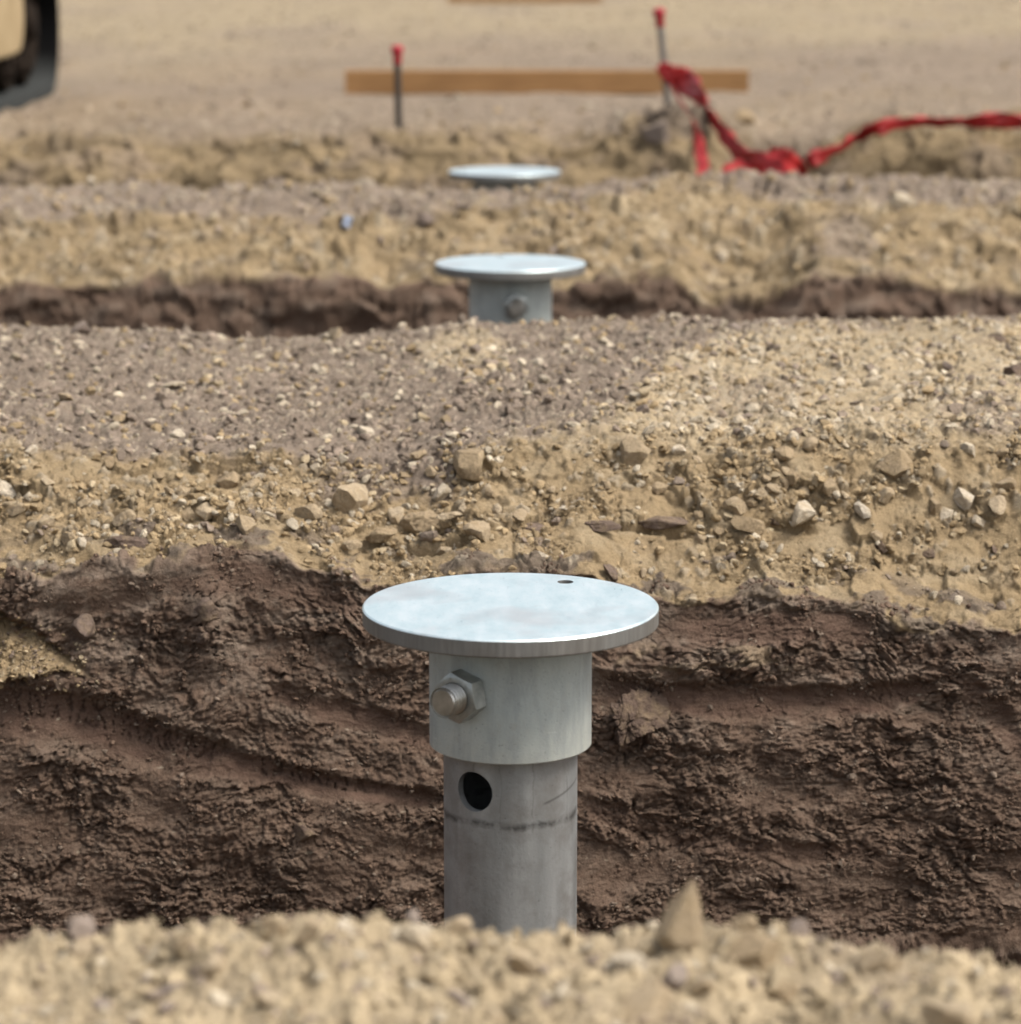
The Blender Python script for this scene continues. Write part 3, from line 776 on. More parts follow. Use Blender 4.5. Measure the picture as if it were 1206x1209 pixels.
def plate_bm():
    bm = bmesh.new(); n = 128; ro = 0.15; prof = [(ro - 0.0015, 0.0), (ro, -0.0015), (ro, -0.0165), (ro - 0.0015, -0.018)]
    rings = [[bm.verts.new((r * math.cos(2 * math.pi * k / n), r * math.sin(2 * math.pi * k / n), z)) for r, z in prof] for k in range(n)]
    for k in range(n):
        A, B = rings[k], rings[(k + 1) % n]
        for q in range(3): bm.faces.new((A[q], A[q + 1], B[q + 1], B[q]))
    bm.faces.new([rings[k][0] for k in range(n)]); bm.faces.new([rings[k][3] for k in reversed(range(n))])
    bmesh.ops.recalc_face_normals(bm, faces=bm.faces)
    return bm
def frame_to(ax, pos):
    return Matrix.Translation(pos) @ Vector(ax).to_track_quat('Z', 'Y').to_matrix().to_4x4()
def hex_bm(af, h, hole, mtx, washer_face=True):
    """hexagon nut: chamfered hexagonal prism along +Z with a bore"""
    bm = bmesh.new(); n = 48; rc = af / math.sqrt(3)
    def rad(a):
        b = (a + math.pi / 6) % (math.pi / 3) - math.pi / 6
        return (af / 2) / math.cos(b)
    cols = []
    for k in range(n):
        a = 2 * math.pi * k / n + 0.2
        r = rad(a - 0.2); ex = max(0, (r - af / 2)) * 0.55
        p = [(hole, 0), (af * 0.47, 0), (r, 0.0005 + ex), (r, h - 0.0005 - ex), (af * 0.47, h), (hole + 0.0015, h), (hole, h - 0.0015)]
        cols.append([bm.verts.new((q * math.cos(a), q * math.sin(a), z)) for q, z in p])
    m = 7
    for k in range(n):
        A, B = cols[k], cols[(k + 1) % n]
        for q in range(m): bm.faces.new((A[q], B[q], B[(q + 1) % m], A[(q + 1) % m]))
    bmesh.ops.recalc_face_normals(bm, faces=bm.faces)
    bm.transform(mtx); return bm
def shank_bm(r, L, z_thread, mtx):
    """bolt shank with turned thread ridges near the +Z end and a chamfered tip"""
    bm = bmesh.new(); n = 40; prof = [(r, -L)]
    z = z_thread; pitch = 0.0046
    prof.append((r, z))
    while z < -0.004:
        prof += [(r - 0.0024, z + pitch * 0.25), (r - 0.0024, z + pitch * 0.4), (r, z + pitch * 0.7), (r, z + pitch * 0.88)]
        z += pitch
    prof += [(r - 0.0008, -0.0022), (r - 0.0028, 0.0)]
    rings = [[bm.verts.new((q * math.cos(2 * math.pi * k / n), q * math.sin(2 * math.pi * k / n), zz + pitch * 0.35 * 0)) for k in range(n)] for q, zz in prof]
    for a_, b_ in zip(rings[:-1], rings[1:]):
        for k in range(n): bm.faces.new((a_[k], a_[(k + 1) % n], b_[(k + 1) % n], b_[k]))
    bm.faces.new(rings[-1]); bm.faces.new(list(reversed(rings[0])))
    bmesh.ops.recalc_face_normals(bm, faces=bm.faces)
    bm.transform(mtx); return bm

RS, RP = 0.0827, 0.0685
def make_pile():
    root = empty('steel_pile', (0, 0, 0))
    a = R(33); ax = Vector((-math.sin(a), -math.cos(a), 0))
    me = drilled('cap_plate', plate_bm(), [(Vector((0.0575, 0.105, -0.009)), (0, 0, 1), 0.0085, 0.05)])
    o = link('cap_plate', me, M['plate'], root)
    me.materials.append(M['edge'])
    for p in me.polygons:
        if p.normal.z < 0.5: p.material_index = 1
    me = drilled('sleeve', tube_bm(RS, RS - 0.0105, -0.1445, -0.018), [(Vector((0, 0, -0.075)), ax, 0.0165, 0.4)])
    link('sleeve', me, M['sleeve'], root)
    # fillet weld between sleeve and plate
    bm = bmesh.new(); n = 72
    cols = []
    for k in range(n):
        b = 2 * math.pi * k / n; wob = 0.0008 * math.sin(k * 2.3) + 0.0006 * math.sin(k * 5.1)
        cols.append([bm.verts.new((q * math.cos(b), q * math.sin(b), z)) for q, z in ((RS - 0.001, -0.0235 - wob), (RS + 0.0022 + wob, -0.0205), (RS + 0.0045 + wob, -0.0178))])
    for k in range(n):
        A, B = cols[k], cols[(k + 1) % n]
        for q in range(2): bm.faces.new((A[q], B[q], B[q + 1], A[q + 1]))
    bmesh.ops.recalc_face_normals(bm, faces=bm.faces)
    from_bm('weld_bead', bm, M['sleeve'], root, True)
    me = drilled('pipe', tube_bm(RP, RP - 0.0085, -1.25, -0.03, 128), [(Vector((0, 0, -0.1795)) + ax * 0.1, ax, 0.0208, 0.2), (Vector((0, 0, -0.075)), ax, 0.0165, 0.4)])
    link('pipe', me, M['pipe'], root)
    tip = ax * (RS + 0.0395); tip.z = -0.075
    bolt = from_bm('bolt', shank_bm(0.0155, 0.235, -0.060, frame_to(ax, tip)), M['bolt'], root)
    smooth_by_angle(bolt.data, 40)
    nutp = ax * (RS - 0.0025); nutp.z = -0.075
    nut = from_bm('nut', hex_bm(0.0455, 0.0225, 0.0149, frame_to(ax, nutp)), M['nut'], root); smooth_by_angle(nut.data, 25)
    hp = ax * -(RS - 0.001); hp.z = -0.075
    head = from_bm('bolt_head', hex_bm(0.047, 0.020, 0.004, frame_to(-ax, hp)), M['nut'], bolt); smooth_by_angle(head.data, 25)
    return root
def copy_tree(o, parent=None):
    c_ = o.copy(); COL.objects.link(c_); c_.parent = parent
    for ch in list(o.children): copy_tree(ch, c_)
    return c_
pile = make_pile()
p2 = copy_tree(pile); p3 = copy_tree(pile)
pile.location = (0.0, 2.93, 0.0)
p2.location = (0.0, 5.897, 0.0); p2.rotation_euler.z = R(33 + 6)
p3.location = (-0.016, 7.99, 0.002); p3.rotation_euler.z = R(100)
GP = 'galvanised piles in a row of trenches'
tag(pile, 'nearest galvanised steel pile with round cap plate, bolted sleeve and drilled pipe', 'steel pile', GP)
tag(p2, 'blurred galvanised pile with cap plate and sleeve just behind the first gravel berm', 'steel pile', GP)
tag(p3, 'farthest pile, only its pale round cap plate showing above the second berm', 'steel pile', GP)

# ------------------------------------------------------------------ stones
def ico(level):
    bm = bmesh.new(); bmesh.ops.create_icosphere(bm, subdivisions=level, radius=1.0)
    bm.verts.ensure_lookup_table()
    V = np.array([v.co[:] for v in bm.verts]); F = np.array([[v.index for v in f.verts] for f in bm.faces], np.int32)
    bm.free(); return V, F
ICO = {k: ico(k) for k in (1, 2, 3, 4, 6)}
def rock_shape(level, rng, cuts=9, flat=0.75, lump=0.12):
    V, F = ICO[level]; V = V.copy()
    for q in range(3):
        nrm = rng.normal(size=3); nrm /= np.linalg.norm(nrm)
        V *= (1 + lump * np.sin(3 * V @ nrm + rng.uniform(0, 6)))[:, None]
    for q in range(cuts):
        nrm = rng.normal(size=3); nrm /= np.linalg.norm(nrm)
        dd_ = rng.uniform(0.46, 0.84)
        over = np.maximum(0, V @ nrm - dd_)
        V -= over[:, None] * nrm[None]
    if level >= 3:
        V += rng.normal(size=V.shape) * 0.004
        V *= (1 + 0.05 * perlin(V[:, 0] * 3.5 + V[:, 2] * 2, V[:, 1] * 3.5 - V[:, 2] * 2, int(rng.integers(60))))[:, None]
    sc = np.array([1, rng.uniform(0.72, 1.0), flat * rng.uniform(0.8, 1.1)])
    V *= sc / np.abs(V[:, 0]).max()
    return V, F
rr = np.random.default_rng(21)
STONE = [fast_mesh('stone_shape', *rock_shape(4, rr, 17, 0.8, 0.1), smooth=False) for _ in range(12)]
for me in STONE: smooth_by_angle(me, 13)
FLATSTONE = [fast_mesh('slab_shape', *rock_shape(4, rr, 13, 0.36, 0.1), smooth=False) for _ in range(5)]
for me in FLATSTONE: smooth_by_angle(me, 13)
def clod_mesh(rng, flat=0.7, cracks=0):
    V, F = rock_shape(6 if cracks else 4, rng, 7, flat, 0.18)
    N = V / np.linalg.norm(V, axis=1, keepdims=True)
    for fq, am in ((5, 0.07), (11, 0.04), (23, 0.025)):
        a_ = perlin(V[:, 0] * fq + 3, V[:, 1] * fq + V[:, 2] * fq * 0.7, int(rng.integers(50)))
        V = V + N * (a_ * am)[:, None]
    if cracks:
        f1_, f2_, _ = worley(V[:, 0] * 1.9 + 0.3 * perlin(V[:, 1] * 4, V[:, 0] * 4, 3), V[:, 1] * 1.2 + 0.3 * perlin(V[:, 1] * 4 + 9, V[:, 0] * 4, 4), cracks)
        V = V - N * (0.30 * (1 - sstep(0.0, 0.10, f2_ - f1_)))[:, None]
    return fast_mesh('clod_shape', V, F, True)
CLOD = [clod_mesh(rr) for _ in range(4)]
SLAB = [clod_mesh(rr, 0.28) for _ in range(3)]
used_mats = {}
def shaped(me, mat):
    key = (me.name, mat)
    if key not in used_mats:
        m2 = me.copy(); m2.materials.clear(); m2.materials.append(M[mat]); used_mats[key] = m2
    return used_mats[key]
NST = 0
TAKEN = []                                    # world x,y,r of stones already set down
def stone(pos, nrm, wid, kind='tan_stone', name='stone', flat=False, sink=0.3, label=None, group=None, cat='stone', hfac=None, spin=None, me=None):
    global NST
    pool = (SLAB if flat else CLOD) if kind == 'clay_clod' else (FLATSTONE if flat else STONE)
    base = me or shaped(pool[RNG.integers(len(pool))], kind)
    o = bpy.data.objects.new(name, base); COL.objects.link(o)
    r = wid / 2
    hz = r * (hfac if hfac else RNG.uniform(0.85, 1.15))
    up = (Vector(nrm) * 0.6 + Vector((0, 0, 0.6)) + Vector(RNG.normal(size=3)) * 0.18).normalized()
    q = up.to_track_quat('Z', 'Y').to_matrix().to_4x4()
    sp = RNG.uniform(0, 6.28) if spin is None else spin
    o.rotation_euler = (q @ Matrix.Rotation(sp, 4, 'Z')).to_euler()
    o.scale = (r, r, hz)
    hh = hz * (0.3 if flat else 0.7)
    o.location = Vector(pos) + Vector(nrm) * hh * (1 - 2 * sink)
    tag(o, label, cat, group)
    if label in (LSL, LPL, LFG, L2): PLAIN.append((o, label, Vector(pos), wid, kind, flat))
    TAKEN.append((pos[0], pos[1], r)); NST += 1
    return o
GSL, GPL, GFG = 'stones on the sandy slope', 'stones on the gravelly berm top', 'blurred stones on the foreground bank'
LSL = 'small tan stone half buried in the sandy slope of the first berm'
LPL = 'small stone lying among gravel on top of the first berm'
LFG = 'small blurred tan stone on the bank nearest the camera'
L2 = 'blurred pale stone on the second berm behind the middle pile'
PLAIN = []
A_, B_ = 'edge', 'plat2'
hand = [  # px, py, width px, kind, flat, label
 (270, 570, 27, 'tan_stone', 0, 'rounded tan stone on the left sandy slope, above a pair of smaller stones'),
 (225, 599, 19, 'tan_stone', 0, 'left one of two upright small stones side by side on left sandy slope'),
 (246, 601, 25, 'tan_stone', 0, 'right one of two small stones side by side on left sandy slope'),
 (214, 580, 13, 'tan_stone', 0, None), (357, 600, 38, 'tan_stone', 0, 'broad dusty stone in the middle of the left sandy slope'),
 (413, 585, 46, 'tan_stone', 0, 'largest dusty tan boulder left of the cracked crust, above the front plate'),
 (555, 545, 38, 'tan_stone', 0, 'wide sand coloured stone high on the slope above the plate centre'),
 (495, 537, 22, 'tan_stone', 0, 'small angular stone at the grey gravel edge, left of the wide stone'),
 (567, 622, 38, 'tan_stone', 0, 'round tan stone with dusty top standing clear just above the front plate'),
 
 
 
 (57, 570, 16, 'tan_stone', 0, None), (55, 615, 21, 'tan_stone', 0, None), (85, 635, 21, 'tan_stone', 0, None), (290, 620, 24, 'tan_stone', 0, None),
 (345, 582, 18, 'tan_stone', 0, None), (300, 577, 20, 'tan_stone', 0, None), (8, 578, 19, 'pale_stone', 0, 'pale stone at the left border of the sandy slope'),
 (37, 532, 14, 'pale_stone', 0, None), (127, 547, 18, 'tan_stone', 0, None), (150, 610, 18, 'tan_stone', 0, None),
 (205, 450, 30, 'pale_stone', 1, 'pale flat stone lying alone on the grey gravel at upper left'),
 (430, 510, 28, 'pale_stone', 0, 'pale wide stone on dark grey gravel left of centre'),
 (17, 420, 18, 'pale_stone', 0, None), (140, 492, 22, 'tan_stone', 1, None), (47, 499, 22, 'tan_stone', 0, None), (77, 467, 25, 'tan_stone', 1, None),
 (557, 447, 14, 'pale_stone', 0, 'small white pebble on grey gravel near the middle of the berm top'), (370, 437, 14, 'pale_stone', 0, None), (210, 512, 18, 'pale_stone', 0, None), (320, 465, 14, 'grey_stone', 0, None),
 (748, 530, 42, 'tan_stone', 0, 'wide angular dusty stone embedded high in the slope right of centre'),
 (805, 529, 18, 'pale_stone', 0, None), (713, 570, 16, 'tan_stone', 0, None), (778, 572, 19, 'tan_stone', 0, None),
 (960, 522, 24, 'tan_stone', 0, 'upright tan stone at the top of the right slope, beside a dark clod'),
 (943, 507, 16, 'clay_clod', 0, 'small dark clod beside upright tan stone at top of right slope'),
 (940, 480, 20, 'pale_stone', 0, None), (873, 496, 20, 'pale_stone', 0, None), (985, 572, 25, 'tan_stone', 0, 'tall tan stone with a smaller one leaning below it on right slope'),
 (995, 583, 16, 'tan_stone', 0, None), (948, 605, 27, 'pale_stone', 0, 'pale blocky stone at the right end of a dark clay slab'),
 (950, 580, 16, 'tan_stone', 0, None), (1045, 580, 20, 'tan_stone', 0, None), (1013, 597, 27, 'pale_stone', 0, 'pale smooth stone below the pair of leaning stones on right slope'),
 (1058, 542, 42, 'tan_stone', 0, 'largest dusty stone on the upper right slope with an undercut edge'),
 (1145, 530, 21, 'pale_stone', 0, 'pale stone high on the slope near the right border'), (1173, 587, 27, 'tan_stone', 0, 'rounded stone near the right border, lower of two'),
 (1153, 613, 20, 'pale_stone', 0, None), (1118, 608, 18, 'pale_stone', 0, 'pale shard standing on end on the right slope'), (1105, 597, 18, 'tan_stone', 0, None),
 (1183, 570, 23, 'tan_stone', 0, 'rounded stone near the right border, upper of two'), (1033, 452, 31, 'pale_stone', 0, 'large pale stone on the right part of the berm top'),
 (1052, 467, 34, 'pale_stone', 1, 'flat pale stone just in front of the large pale stone on berm top'),
 (818, 437, 33, 'tan_stone', 1, 'wide dusty stone on the sandy berm top right of centre'),
 (640, 447, 16, 'pale_stone', 0, None), (1200, 436, 27, 'clay_clod', 0, 'dark brown clod at the right border of the berm top'),
 (1178, 395, 34, 'clay_clod', 0, 'grey brown clod on the berm crest at far right'), (1158, 402, 34, 'tan_stone', 1, 'flat tan stone in front of the clod on the berm crest'),
 (1118, 490, 24, 'tan_stone', 0, None), (865, 595, 29, 'tan_stone', 0, 'broad tan stone left of the heap of rubble on right slope'),
 (880, 617, 25, 'tan_stone', 0, None), (890, 592, 13, 'tan_stone', 0, None), (1038, 645, 19, 'clay_clod', 0, 'dark crumb clod at the foot of the right sandy slope'), (1035, 630, 15, 'tan_stone', 0, None),
 (1098, 647, 22, 'clay_clod', 1, None), (1173, 644, 18, 'clay_clod', 1, None), (995, 660, 11, 'pale_stone', 0, None),
 (720, 672, 24, 'clay_clod', 0, 'dark clod just above the right rim of the front plate'), (613, 605, 26, 'tan_stone', 1, 'tilted flat stone right of the round stone above the plate'),
 (628, 622, 32, 'clay_clod', 0, 'grey clod with a tan stone on it above the plate centre'), (823, 542, 14, 'tan_stone', 0, None), (903, 580, 20, 'tan_stone', 0, None),
 (928, 530, 30, 'tan_stone', 0, 'dusty stone left of the upright stone at top of right slope'), (830, 605, 20, 'tan_stone', 0, None), (850, 627, 14, 'tan_stone', 0, None),
 (917, 548, 15, 'tan_stone', 0, None), (930, 555, 14, 'tan_stone', 0, None), (905, 562, 13, 'tan_stone', 0, None), (925, 570, 14, 'tan_stone', 0, None), (938, 560, 12, 'tan_stone', 0, None), (900, 548, 12, 'tan_stone', 0, None), (912, 574, 12, 'tan_stone', 0, None),
 (395, 555, 14, 'tan_stone', 0, None), (510, 557, 16, 'tan_stone', 0, None), (480, 560, 15, 'tan_stone', 0, None), (470, 580, 14, 'tan_stone', 0, None), (545, 600, 15, 'tan_stone', 0, None), (590, 600, 16, 'tan_stone', 0, None), (580, 580, 13, 'tan_stone', 0, None),
 (640, 610, 15, 'tan_stone', 0, None), (470, 608, 20, 'tan_stone', 0, None), (515, 602, 15, 'tan_stone', 0, None), (100, 590, 15, 'tan_stone', 0, None), (190, 560, 14, 'tan_stone', 0, None), (320, 602, 15, 'tan_stone', 0, None), (20, 600, 14, 'tan_stone', 0, None),
]
for (qx, qy, qw, kd, fl, lb) in hand:
    p_, n_ = ground_at(qx, qy + qw * 0.2, A_, B_)
    up = qy < 515
    g = GPL if up else GSL
    nm = 'clay_clod' if kd == 'clay_clod' else 'stone'
    if kd == 'clay_clod' and not lb: lb_ = ('left' if qx < 1130 else 'right') + ' one of two small dark flat clods at the foot of the right slope'
    else: lb_ = lb or (LPL if up else LSL)
    stone(p_, n_, qw * (1.22 if qw < 30 else 1.1) * pxsize(p_.y), kd, nm, bool(fl), (0.28 if qw < 30 else 0.44 if qy < 590 else 0.34) if not fl else 0.2, lb_, g, 'clod' if nm == 'clay_clod' else 'stone')
# thin dark clay slabs sticking out of the slope
for (qx, qy, qw, lb) in ((773, 617, 80, 'long dark clay slab sticking out of the slope right of the plate'), (703, 620, 66, 'thin dark clay slab in the slope just left of the longer slab'),
                         (918, 613, 50, 'short dark clay slab in the right slope ending at a pale stone'), (150, 642, 96, 'long thin dark clay slab on the far left, above the clay face')):
    p_, n_ = ground_at(qx, qy + 4, A_, B_)
    o = stone(p_, n_, qw * pxsize(p_.y), 'clay_clod', 'clay_chunk', True, 0.32, lb, 'dark clay slabs in the slope', 'clay chunk')
    r_ = qw * pxsize(p_.y) / 2
    o.rotation_euler = (R(18), RNG.uniform(-0.12, 0.12), RNG.uniform(-0.1, 0.1)); o.scale = (r_, r_ * 0.42, r_ * 0.85)
    o.location = p_ + Vector((0, 0.004, 0.004))
# broken crust ledge above the plate
for (qx, qy, qw, lb) in ((490, 621, 62, 'largest crusty tan slab with broken lower edge above the plate, left of round stone'), (534, 612, 34, 'blocky crust piece wedged between the large crust slab and the round stone'),
                         (446, 637, 46, 'lower left thin crust slab sticking out beside the largest crust slab'), (412, 648, 30, 'small crust piece at the left end of the broken ledge')):
    p_, n_ = ground_at(qx, qy + 2, A_, B_)
    r_ = qw * 1.15 * pxsize(p_.y) / 2
    o = stone(p_, n_, 2 * r_, 'tan_stone', 'crust_piece', True, 0.3, lb, 'broken crust slabs above the plate', 'crust piece', me=shaped(SLAB[int(qx) % 3], 'tan_stone'))
    o.rotation_euler = (R(22), R(-10) + RNG.uniform(-0.1, 0.1), RNG.uniform(-0.15, 0.15)); o.scale = (r_, r_ * 0.62, r_ * 1.35)
    o.location = p_ + Vector((0, -0.010, 0.010))
# the cracked lump hanging on the clay face right of the sleeve
p_, n_ = ground_at(745, 845, 'wall', 'wall')
big_clod = clod_mesh(np.random.default_rng(77), 0.5, cracks=5); big_clod.materials.append(M['clay_clod'])
cl = bpy.data.objects.new('clay_clod', big_clod); COL.objects.link(cl)
cl.rotation_euler = (R(70), R(24), R(8)); cl.scale = (0.046, 0.043, 0.034); cl.location = p_ + Vector((0, -0.014, 0))
tag(cl, 'large cracked brown clay lump on the trench face right of the steel sleeve', 'clod')
for (qx, qy, qw, lb) in ((245, 722, 34, 'blocky grey clay lump high on the left trench face'), (240, 752, 26, 'smaller clay lump just below the blocky lump on left face'), (357, 985, 26, 'rounded grey lump low on the trench face left of the pipe'),
                         (100, 742, 30, 'crumbly clod above the sandy shelf on the left trench face')):
    p_, n_ = ground_at(qx, qy, 'wall', 'edge')
    stone(p_, n_, qw * pxsize(p_.y), 'clay_clod', 'clay_clod', False, 0.42, lb, 'clods on the trench face', 'clod')

# foreground stones
p_, n_ = ground_at(803, 1100, 'fore', 'lip')
V, F = ICO[4]; V = V.copy()
prng = np.random.default_rng(5)
V *= np.array([0.62, 0.6, 1.0])
V[:, 2] = np.where(V[:, 2] > 0, V[:, 2] * 1.5, V[:, 2])
V[:, 0] += 0.16 * np.clip(V[:, 2], 0, 2); sq = 1 - 0.42 * np.clip(V[:, 2], 0, 1.5) / 1.5; V[:, 0] = 0.16 * np.clip(V[:, 2], 0, 2) + (V[:, 0] - 0.16 * np.clip(V[:, 2], 0, 2)) * sq; V[:, 1] *= sq
for nrm, dd_ in (((-0.8, -0.4, 0.42), 0.42), ((0.9, -0.35, 0.1), 0.46), ((0.2, -0.95, 0.2), 0.40), ((-0.2, 0.9, 0.3), 0.4), ((0.3, 0.3, 0.9), 1.42), ((-0.9, 0.4, 0.2), 0.45)):
    nv = np.array(nrm) / np.linalg.norm(nrm); V -= np.maximum(0, V @ nv - dd_)[:, None] * nv[None]
me = fast_mesh('pointed_stone', V, F); smooth_by_angle(me, 20); me.materials.append(M['tan_stone'])
ps = bpy.data.objects.new('pointed_stone', me); COL.objects.link(ps)
ps.scale = (0.028, 0.027, 0.021); ps.location = p_ + Vector((0, 0.0, 0.006))
tag(ps, 'pointed tan stone standing up on the blurred foreground bank right of the pipe', 'stone', GFG)
fg = [(745, 1135, 50, 'pale_stone', 'pale stone below and left of the pointed foreground stone'), (893, 1118, 80, 'tan_stone', 'broad blurred stone right of the pointed foreground stone'),
      (765, 1182, 75, 'tan_stone', 'large blurred stone at the lower border below the pointed stone'), (385, 1086, 48, 'tan_stone', 'rounded stone on the highest part of the foreground crest'),
      (540, 1082, 42, 'tan_stone', 'blurred stone on the crest just left of the pipe foot'), (322, 1090, 42, 'tan_stone', 'stone on the foreground crest left of the highest one'), (486, 1082, 30, 'grey_stone', 'small greyish stone on the crest between crest top and pipe'),
      (940, 1096, 52, 'grey_stone', 'greyish stone on the right foreground crest'), (882, 1086, 42, 'tan_stone', 'stone on the crest right beside the pointed stone'), (95, 1122, 44, 'tan_stone', 'blurred stone on the crest near the left border'),
      (620, 1135, 60, 'tan_stone', 'broad stone on the foreground bank below the pipe'), (490, 1105, 34, 'pale_stone', None), (1040, 1135, 44, 'tan_stone', None), (1120, 1165, 44, 'pale_stone', None), (250, 1140, 48, 'tan_stone', None), (180, 1170, 40, 'tan_stone', None),
      (400, 1150, 46, 'tan_stone', None), (540, 1180, 40, 'grey_stone', None), (930, 1170, 44, 'tan_stone', None), (60, 1165, 44, 'tan_stone', None), (320, 1180, 40, 'tan_stone', None), (700, 1120, 40, 'tan_stone', None), (1160, 1130, 36, 'tan_stone', None), (830, 1160, 36, 'tan_stone', None)]
for (qx, qy, qw, kd, lb) in fg:
    p_, n_ = ground_at(qx, qy + qw * 0.15, 'fore', 'lip')
    stone(p_, n_, qw * 1.0 * pxsize(p_.y), kd, 'stone', False, 0.42, lb or LFG, GFG)

def sample(a, b, n, dens, rng):
    """random displaced surface points with probability area x dens, inside the fan"""
    j0, j1 = rows(a, b)
    i0, i1 = len(side), len(side) + ncen
    pp = P[j0:j1, i0:i1]
    dA = np.linalg.norm(np.cross(np.gradient(pp, axis=1), np.gradient(pp, axis=0)), axis=-1)
    wgt = (dA * dens(PXD[j0:j1, i0:i1], PYD[j0:j1, i0:i1], j0, j1, i0, i1)).ravel(); wgt = np.clip(wgt, 0, None); cw_ = np.cumsum(wgt); cw_ /= cw_[-1]
    k = np.searchsorted(cw_, rng.random(n)); k = np.clip(k, 0, len(wgt) - 1)
    j, i = k // (i1 - i0) + j0, k % (i1 - i0) + i0
    return j, i
def is_clay(j, i): return C[j, i, 0] < 0.115
def dens_slope(qx, qy, j0, j1, i0, i1):
    red = C[j0:j1, i0:i1, 0]
    return (red > 0.18) * (0.06 + 0.94 * sstep(-0.1, 0.4, fbm(qx / 80, qy / 36, 3, 77) + 0.45 * blob(qx, qy, 500, 605, 130, 45) + 0.4 * blob(qx, qy, 900, 560, 120, 60) + 0.35 * blob(qx, qy, 200, 590, 200, 40))) * sstep(715, 650, qy)
rs1 = np.random.default_rng(31)
def scatter_individual(a, b, n, dens, lo, hi, kinds, label, group, rng):
    j, i = sample(a, b, n * 5, dens, rng); made = 0
    for q in range(len(j)):
        if made >= n: break
        p_ = Vector(P[j[q], i[q]]); wd = lo + (hi - lo) * rng.random() ** 2.2
        if any((p_.x - t[0]) ** 2 + (p_.y - t[1]) ** 2 < (t[2] + wd * 0.5) ** 2 * 0.8 for t in TAKEN): continue
        kd = kinds[rng.integers(len(kinds))]
        nrm_ = Vector(NRM[max(j[q] - 3, 0):j[q] + 4, i[q] - 3:i[q] + 4].reshape(-1, 3).mean(0)).normalized()
        stone(p_, nrm_, wd, kd, 'stone', rng.random() < 0.15, 0.28, label, group); made += 1
scatter_individual('edge', 'slope', 62, dens_slope, 0.011, 0.024, ['tan_stone', 'tan_stone', 'pale_stone'], LSL, GSL, rs1)
scatter_individual('plat', 'plat2', 55, lambda qx, qy, *a: np.ones_like(qx), 0.013, 0.030, ['tan_stone', 'pale_stone', 'grey_stone'], LPL, GPL, rs1)
scatter_individual('fore', 'lip', 26, lambda qx, qy, *a: (qy < 1215) * 1.0, 0.016, 0.038, ['tan_stone', 'tan_stone', 'pale_stone', 'grey_stone'], LFG, GFG, rs1)
scatter_individual('slope2', 'plat3', 26, lambda qx, qy, *a: np.ones_like(qx), 0.02, 0.05, ['tan_stone', 'pale_stone', 'grey_stone'], L2, 'stones on the second berm', rs1)
for (qx, qy, qw, kd, lb) in ((1065, 237, 22, 'pale_stone', 'pale round stone on the right part of the second berm'), (1048, 270, 18, 'pale_stone', 'pale stone below the round one on the second berm')):
    p_, n_ = ground_at(qx, qy + 4, 'slope2', 'plat3')
    stone(p_, n_, qw * pxsize(p_.y), kd, 'stone', False, 0.25, lb, 'stones on the second berm')
for (qx, qy, qw, kd, lb) in ((880, 146, 42, 'tan_stone', 'large pale rock on the far trench edge beside the hanging red tape'), (778, 160, 34, 'grey_stone', 'greyish earth clod at the foot of the second stake'), (742, 150, 30, 'tan_stone', 'smaller clod left of the second stake'), (1068, 152, 14, 'pale_stone', 'small pale stone right under the red tape')):
    p_, n_ = ground_at(qx, qy, 'slope3', 'top3')
    stone(p_, n_, qw * 1.1 * pxsize(p_.y), kd, 'stone', False, 0.45, lb, 'stones along the far trench edge', hfac=None)

LM = {'up': [(270, 570, 'the rounded stone on the left slope'), (357, 600, 'the broad dusty stone on the left slope'), (413, 585, 'the largest boulder left of the crust'), (567, 622, 'the round stone above the plate'),
      (555, 545, 'the wide stone above the plate centre'), (488, 622, 'the flat crust slab above the plate'), (748, 530, 'the wide embedded stone right of centre'), (773, 617, 'the long dark clay slab'),
      (918, 613, 'the short dark clay slab'), (150, 642, 'the long thin slab at far left'), (960, 522, 'the upright stone on the right slope'), (1058, 542, 'the largest stone on the right slope'),
      (1013, 597, 'the smooth pale stone on the right slope'), (1173, 587, 'the two stones by the right border'), (1033, 452, 'the large pale stone on the berm top'), (818, 437, 'the wide dusty stone on the berm top'),
      (205, 450, 'the pale flat stone on grey gravel'), (430, 510, 'the pale wide stone on grey gravel'), (557, 447, 'the white pebble on grey gravel'), (1178, 395, 'the grey clod on the crest'), (8, 578, 'the pale stone at the left border')],
      'fg': [(803, 1090, 'the pointed foreground stone'), (893, 1118, 'the broad blurred foreground stone'), (765, 1182, 'the large stone at the lower border'), (385, 1078, 'the stone topping the foreground crest'),
             (600, 1085, 'the foot of the pipe'), (620, 1135, 'the broad stone below the pipe'), (95, 1122, 'the crest stone near the left border'), (940, 1096, 'the greyish stone on the right crest')],
      'bk': [(603, 308, 'the middle pile plate'), (1065, 237, 'the pale round stone on the second berm'), (412, 266, 'the blue scrap'), (596, 204, 'the farthest plate')]}
def where(dx, dy):
    h_ = 'left' if dx < 0 else 'right'; v_ = 'above' if dy < 0 else 'below'
    if abs(dx) > 2.4 * abs(dy): return h_ + ' of'
    if abs(dy) > 2.4 * abs(dx): return v_
    return ('upper ' if dy < 0 else 'lower ') + h_ + ' of'
seen = {}
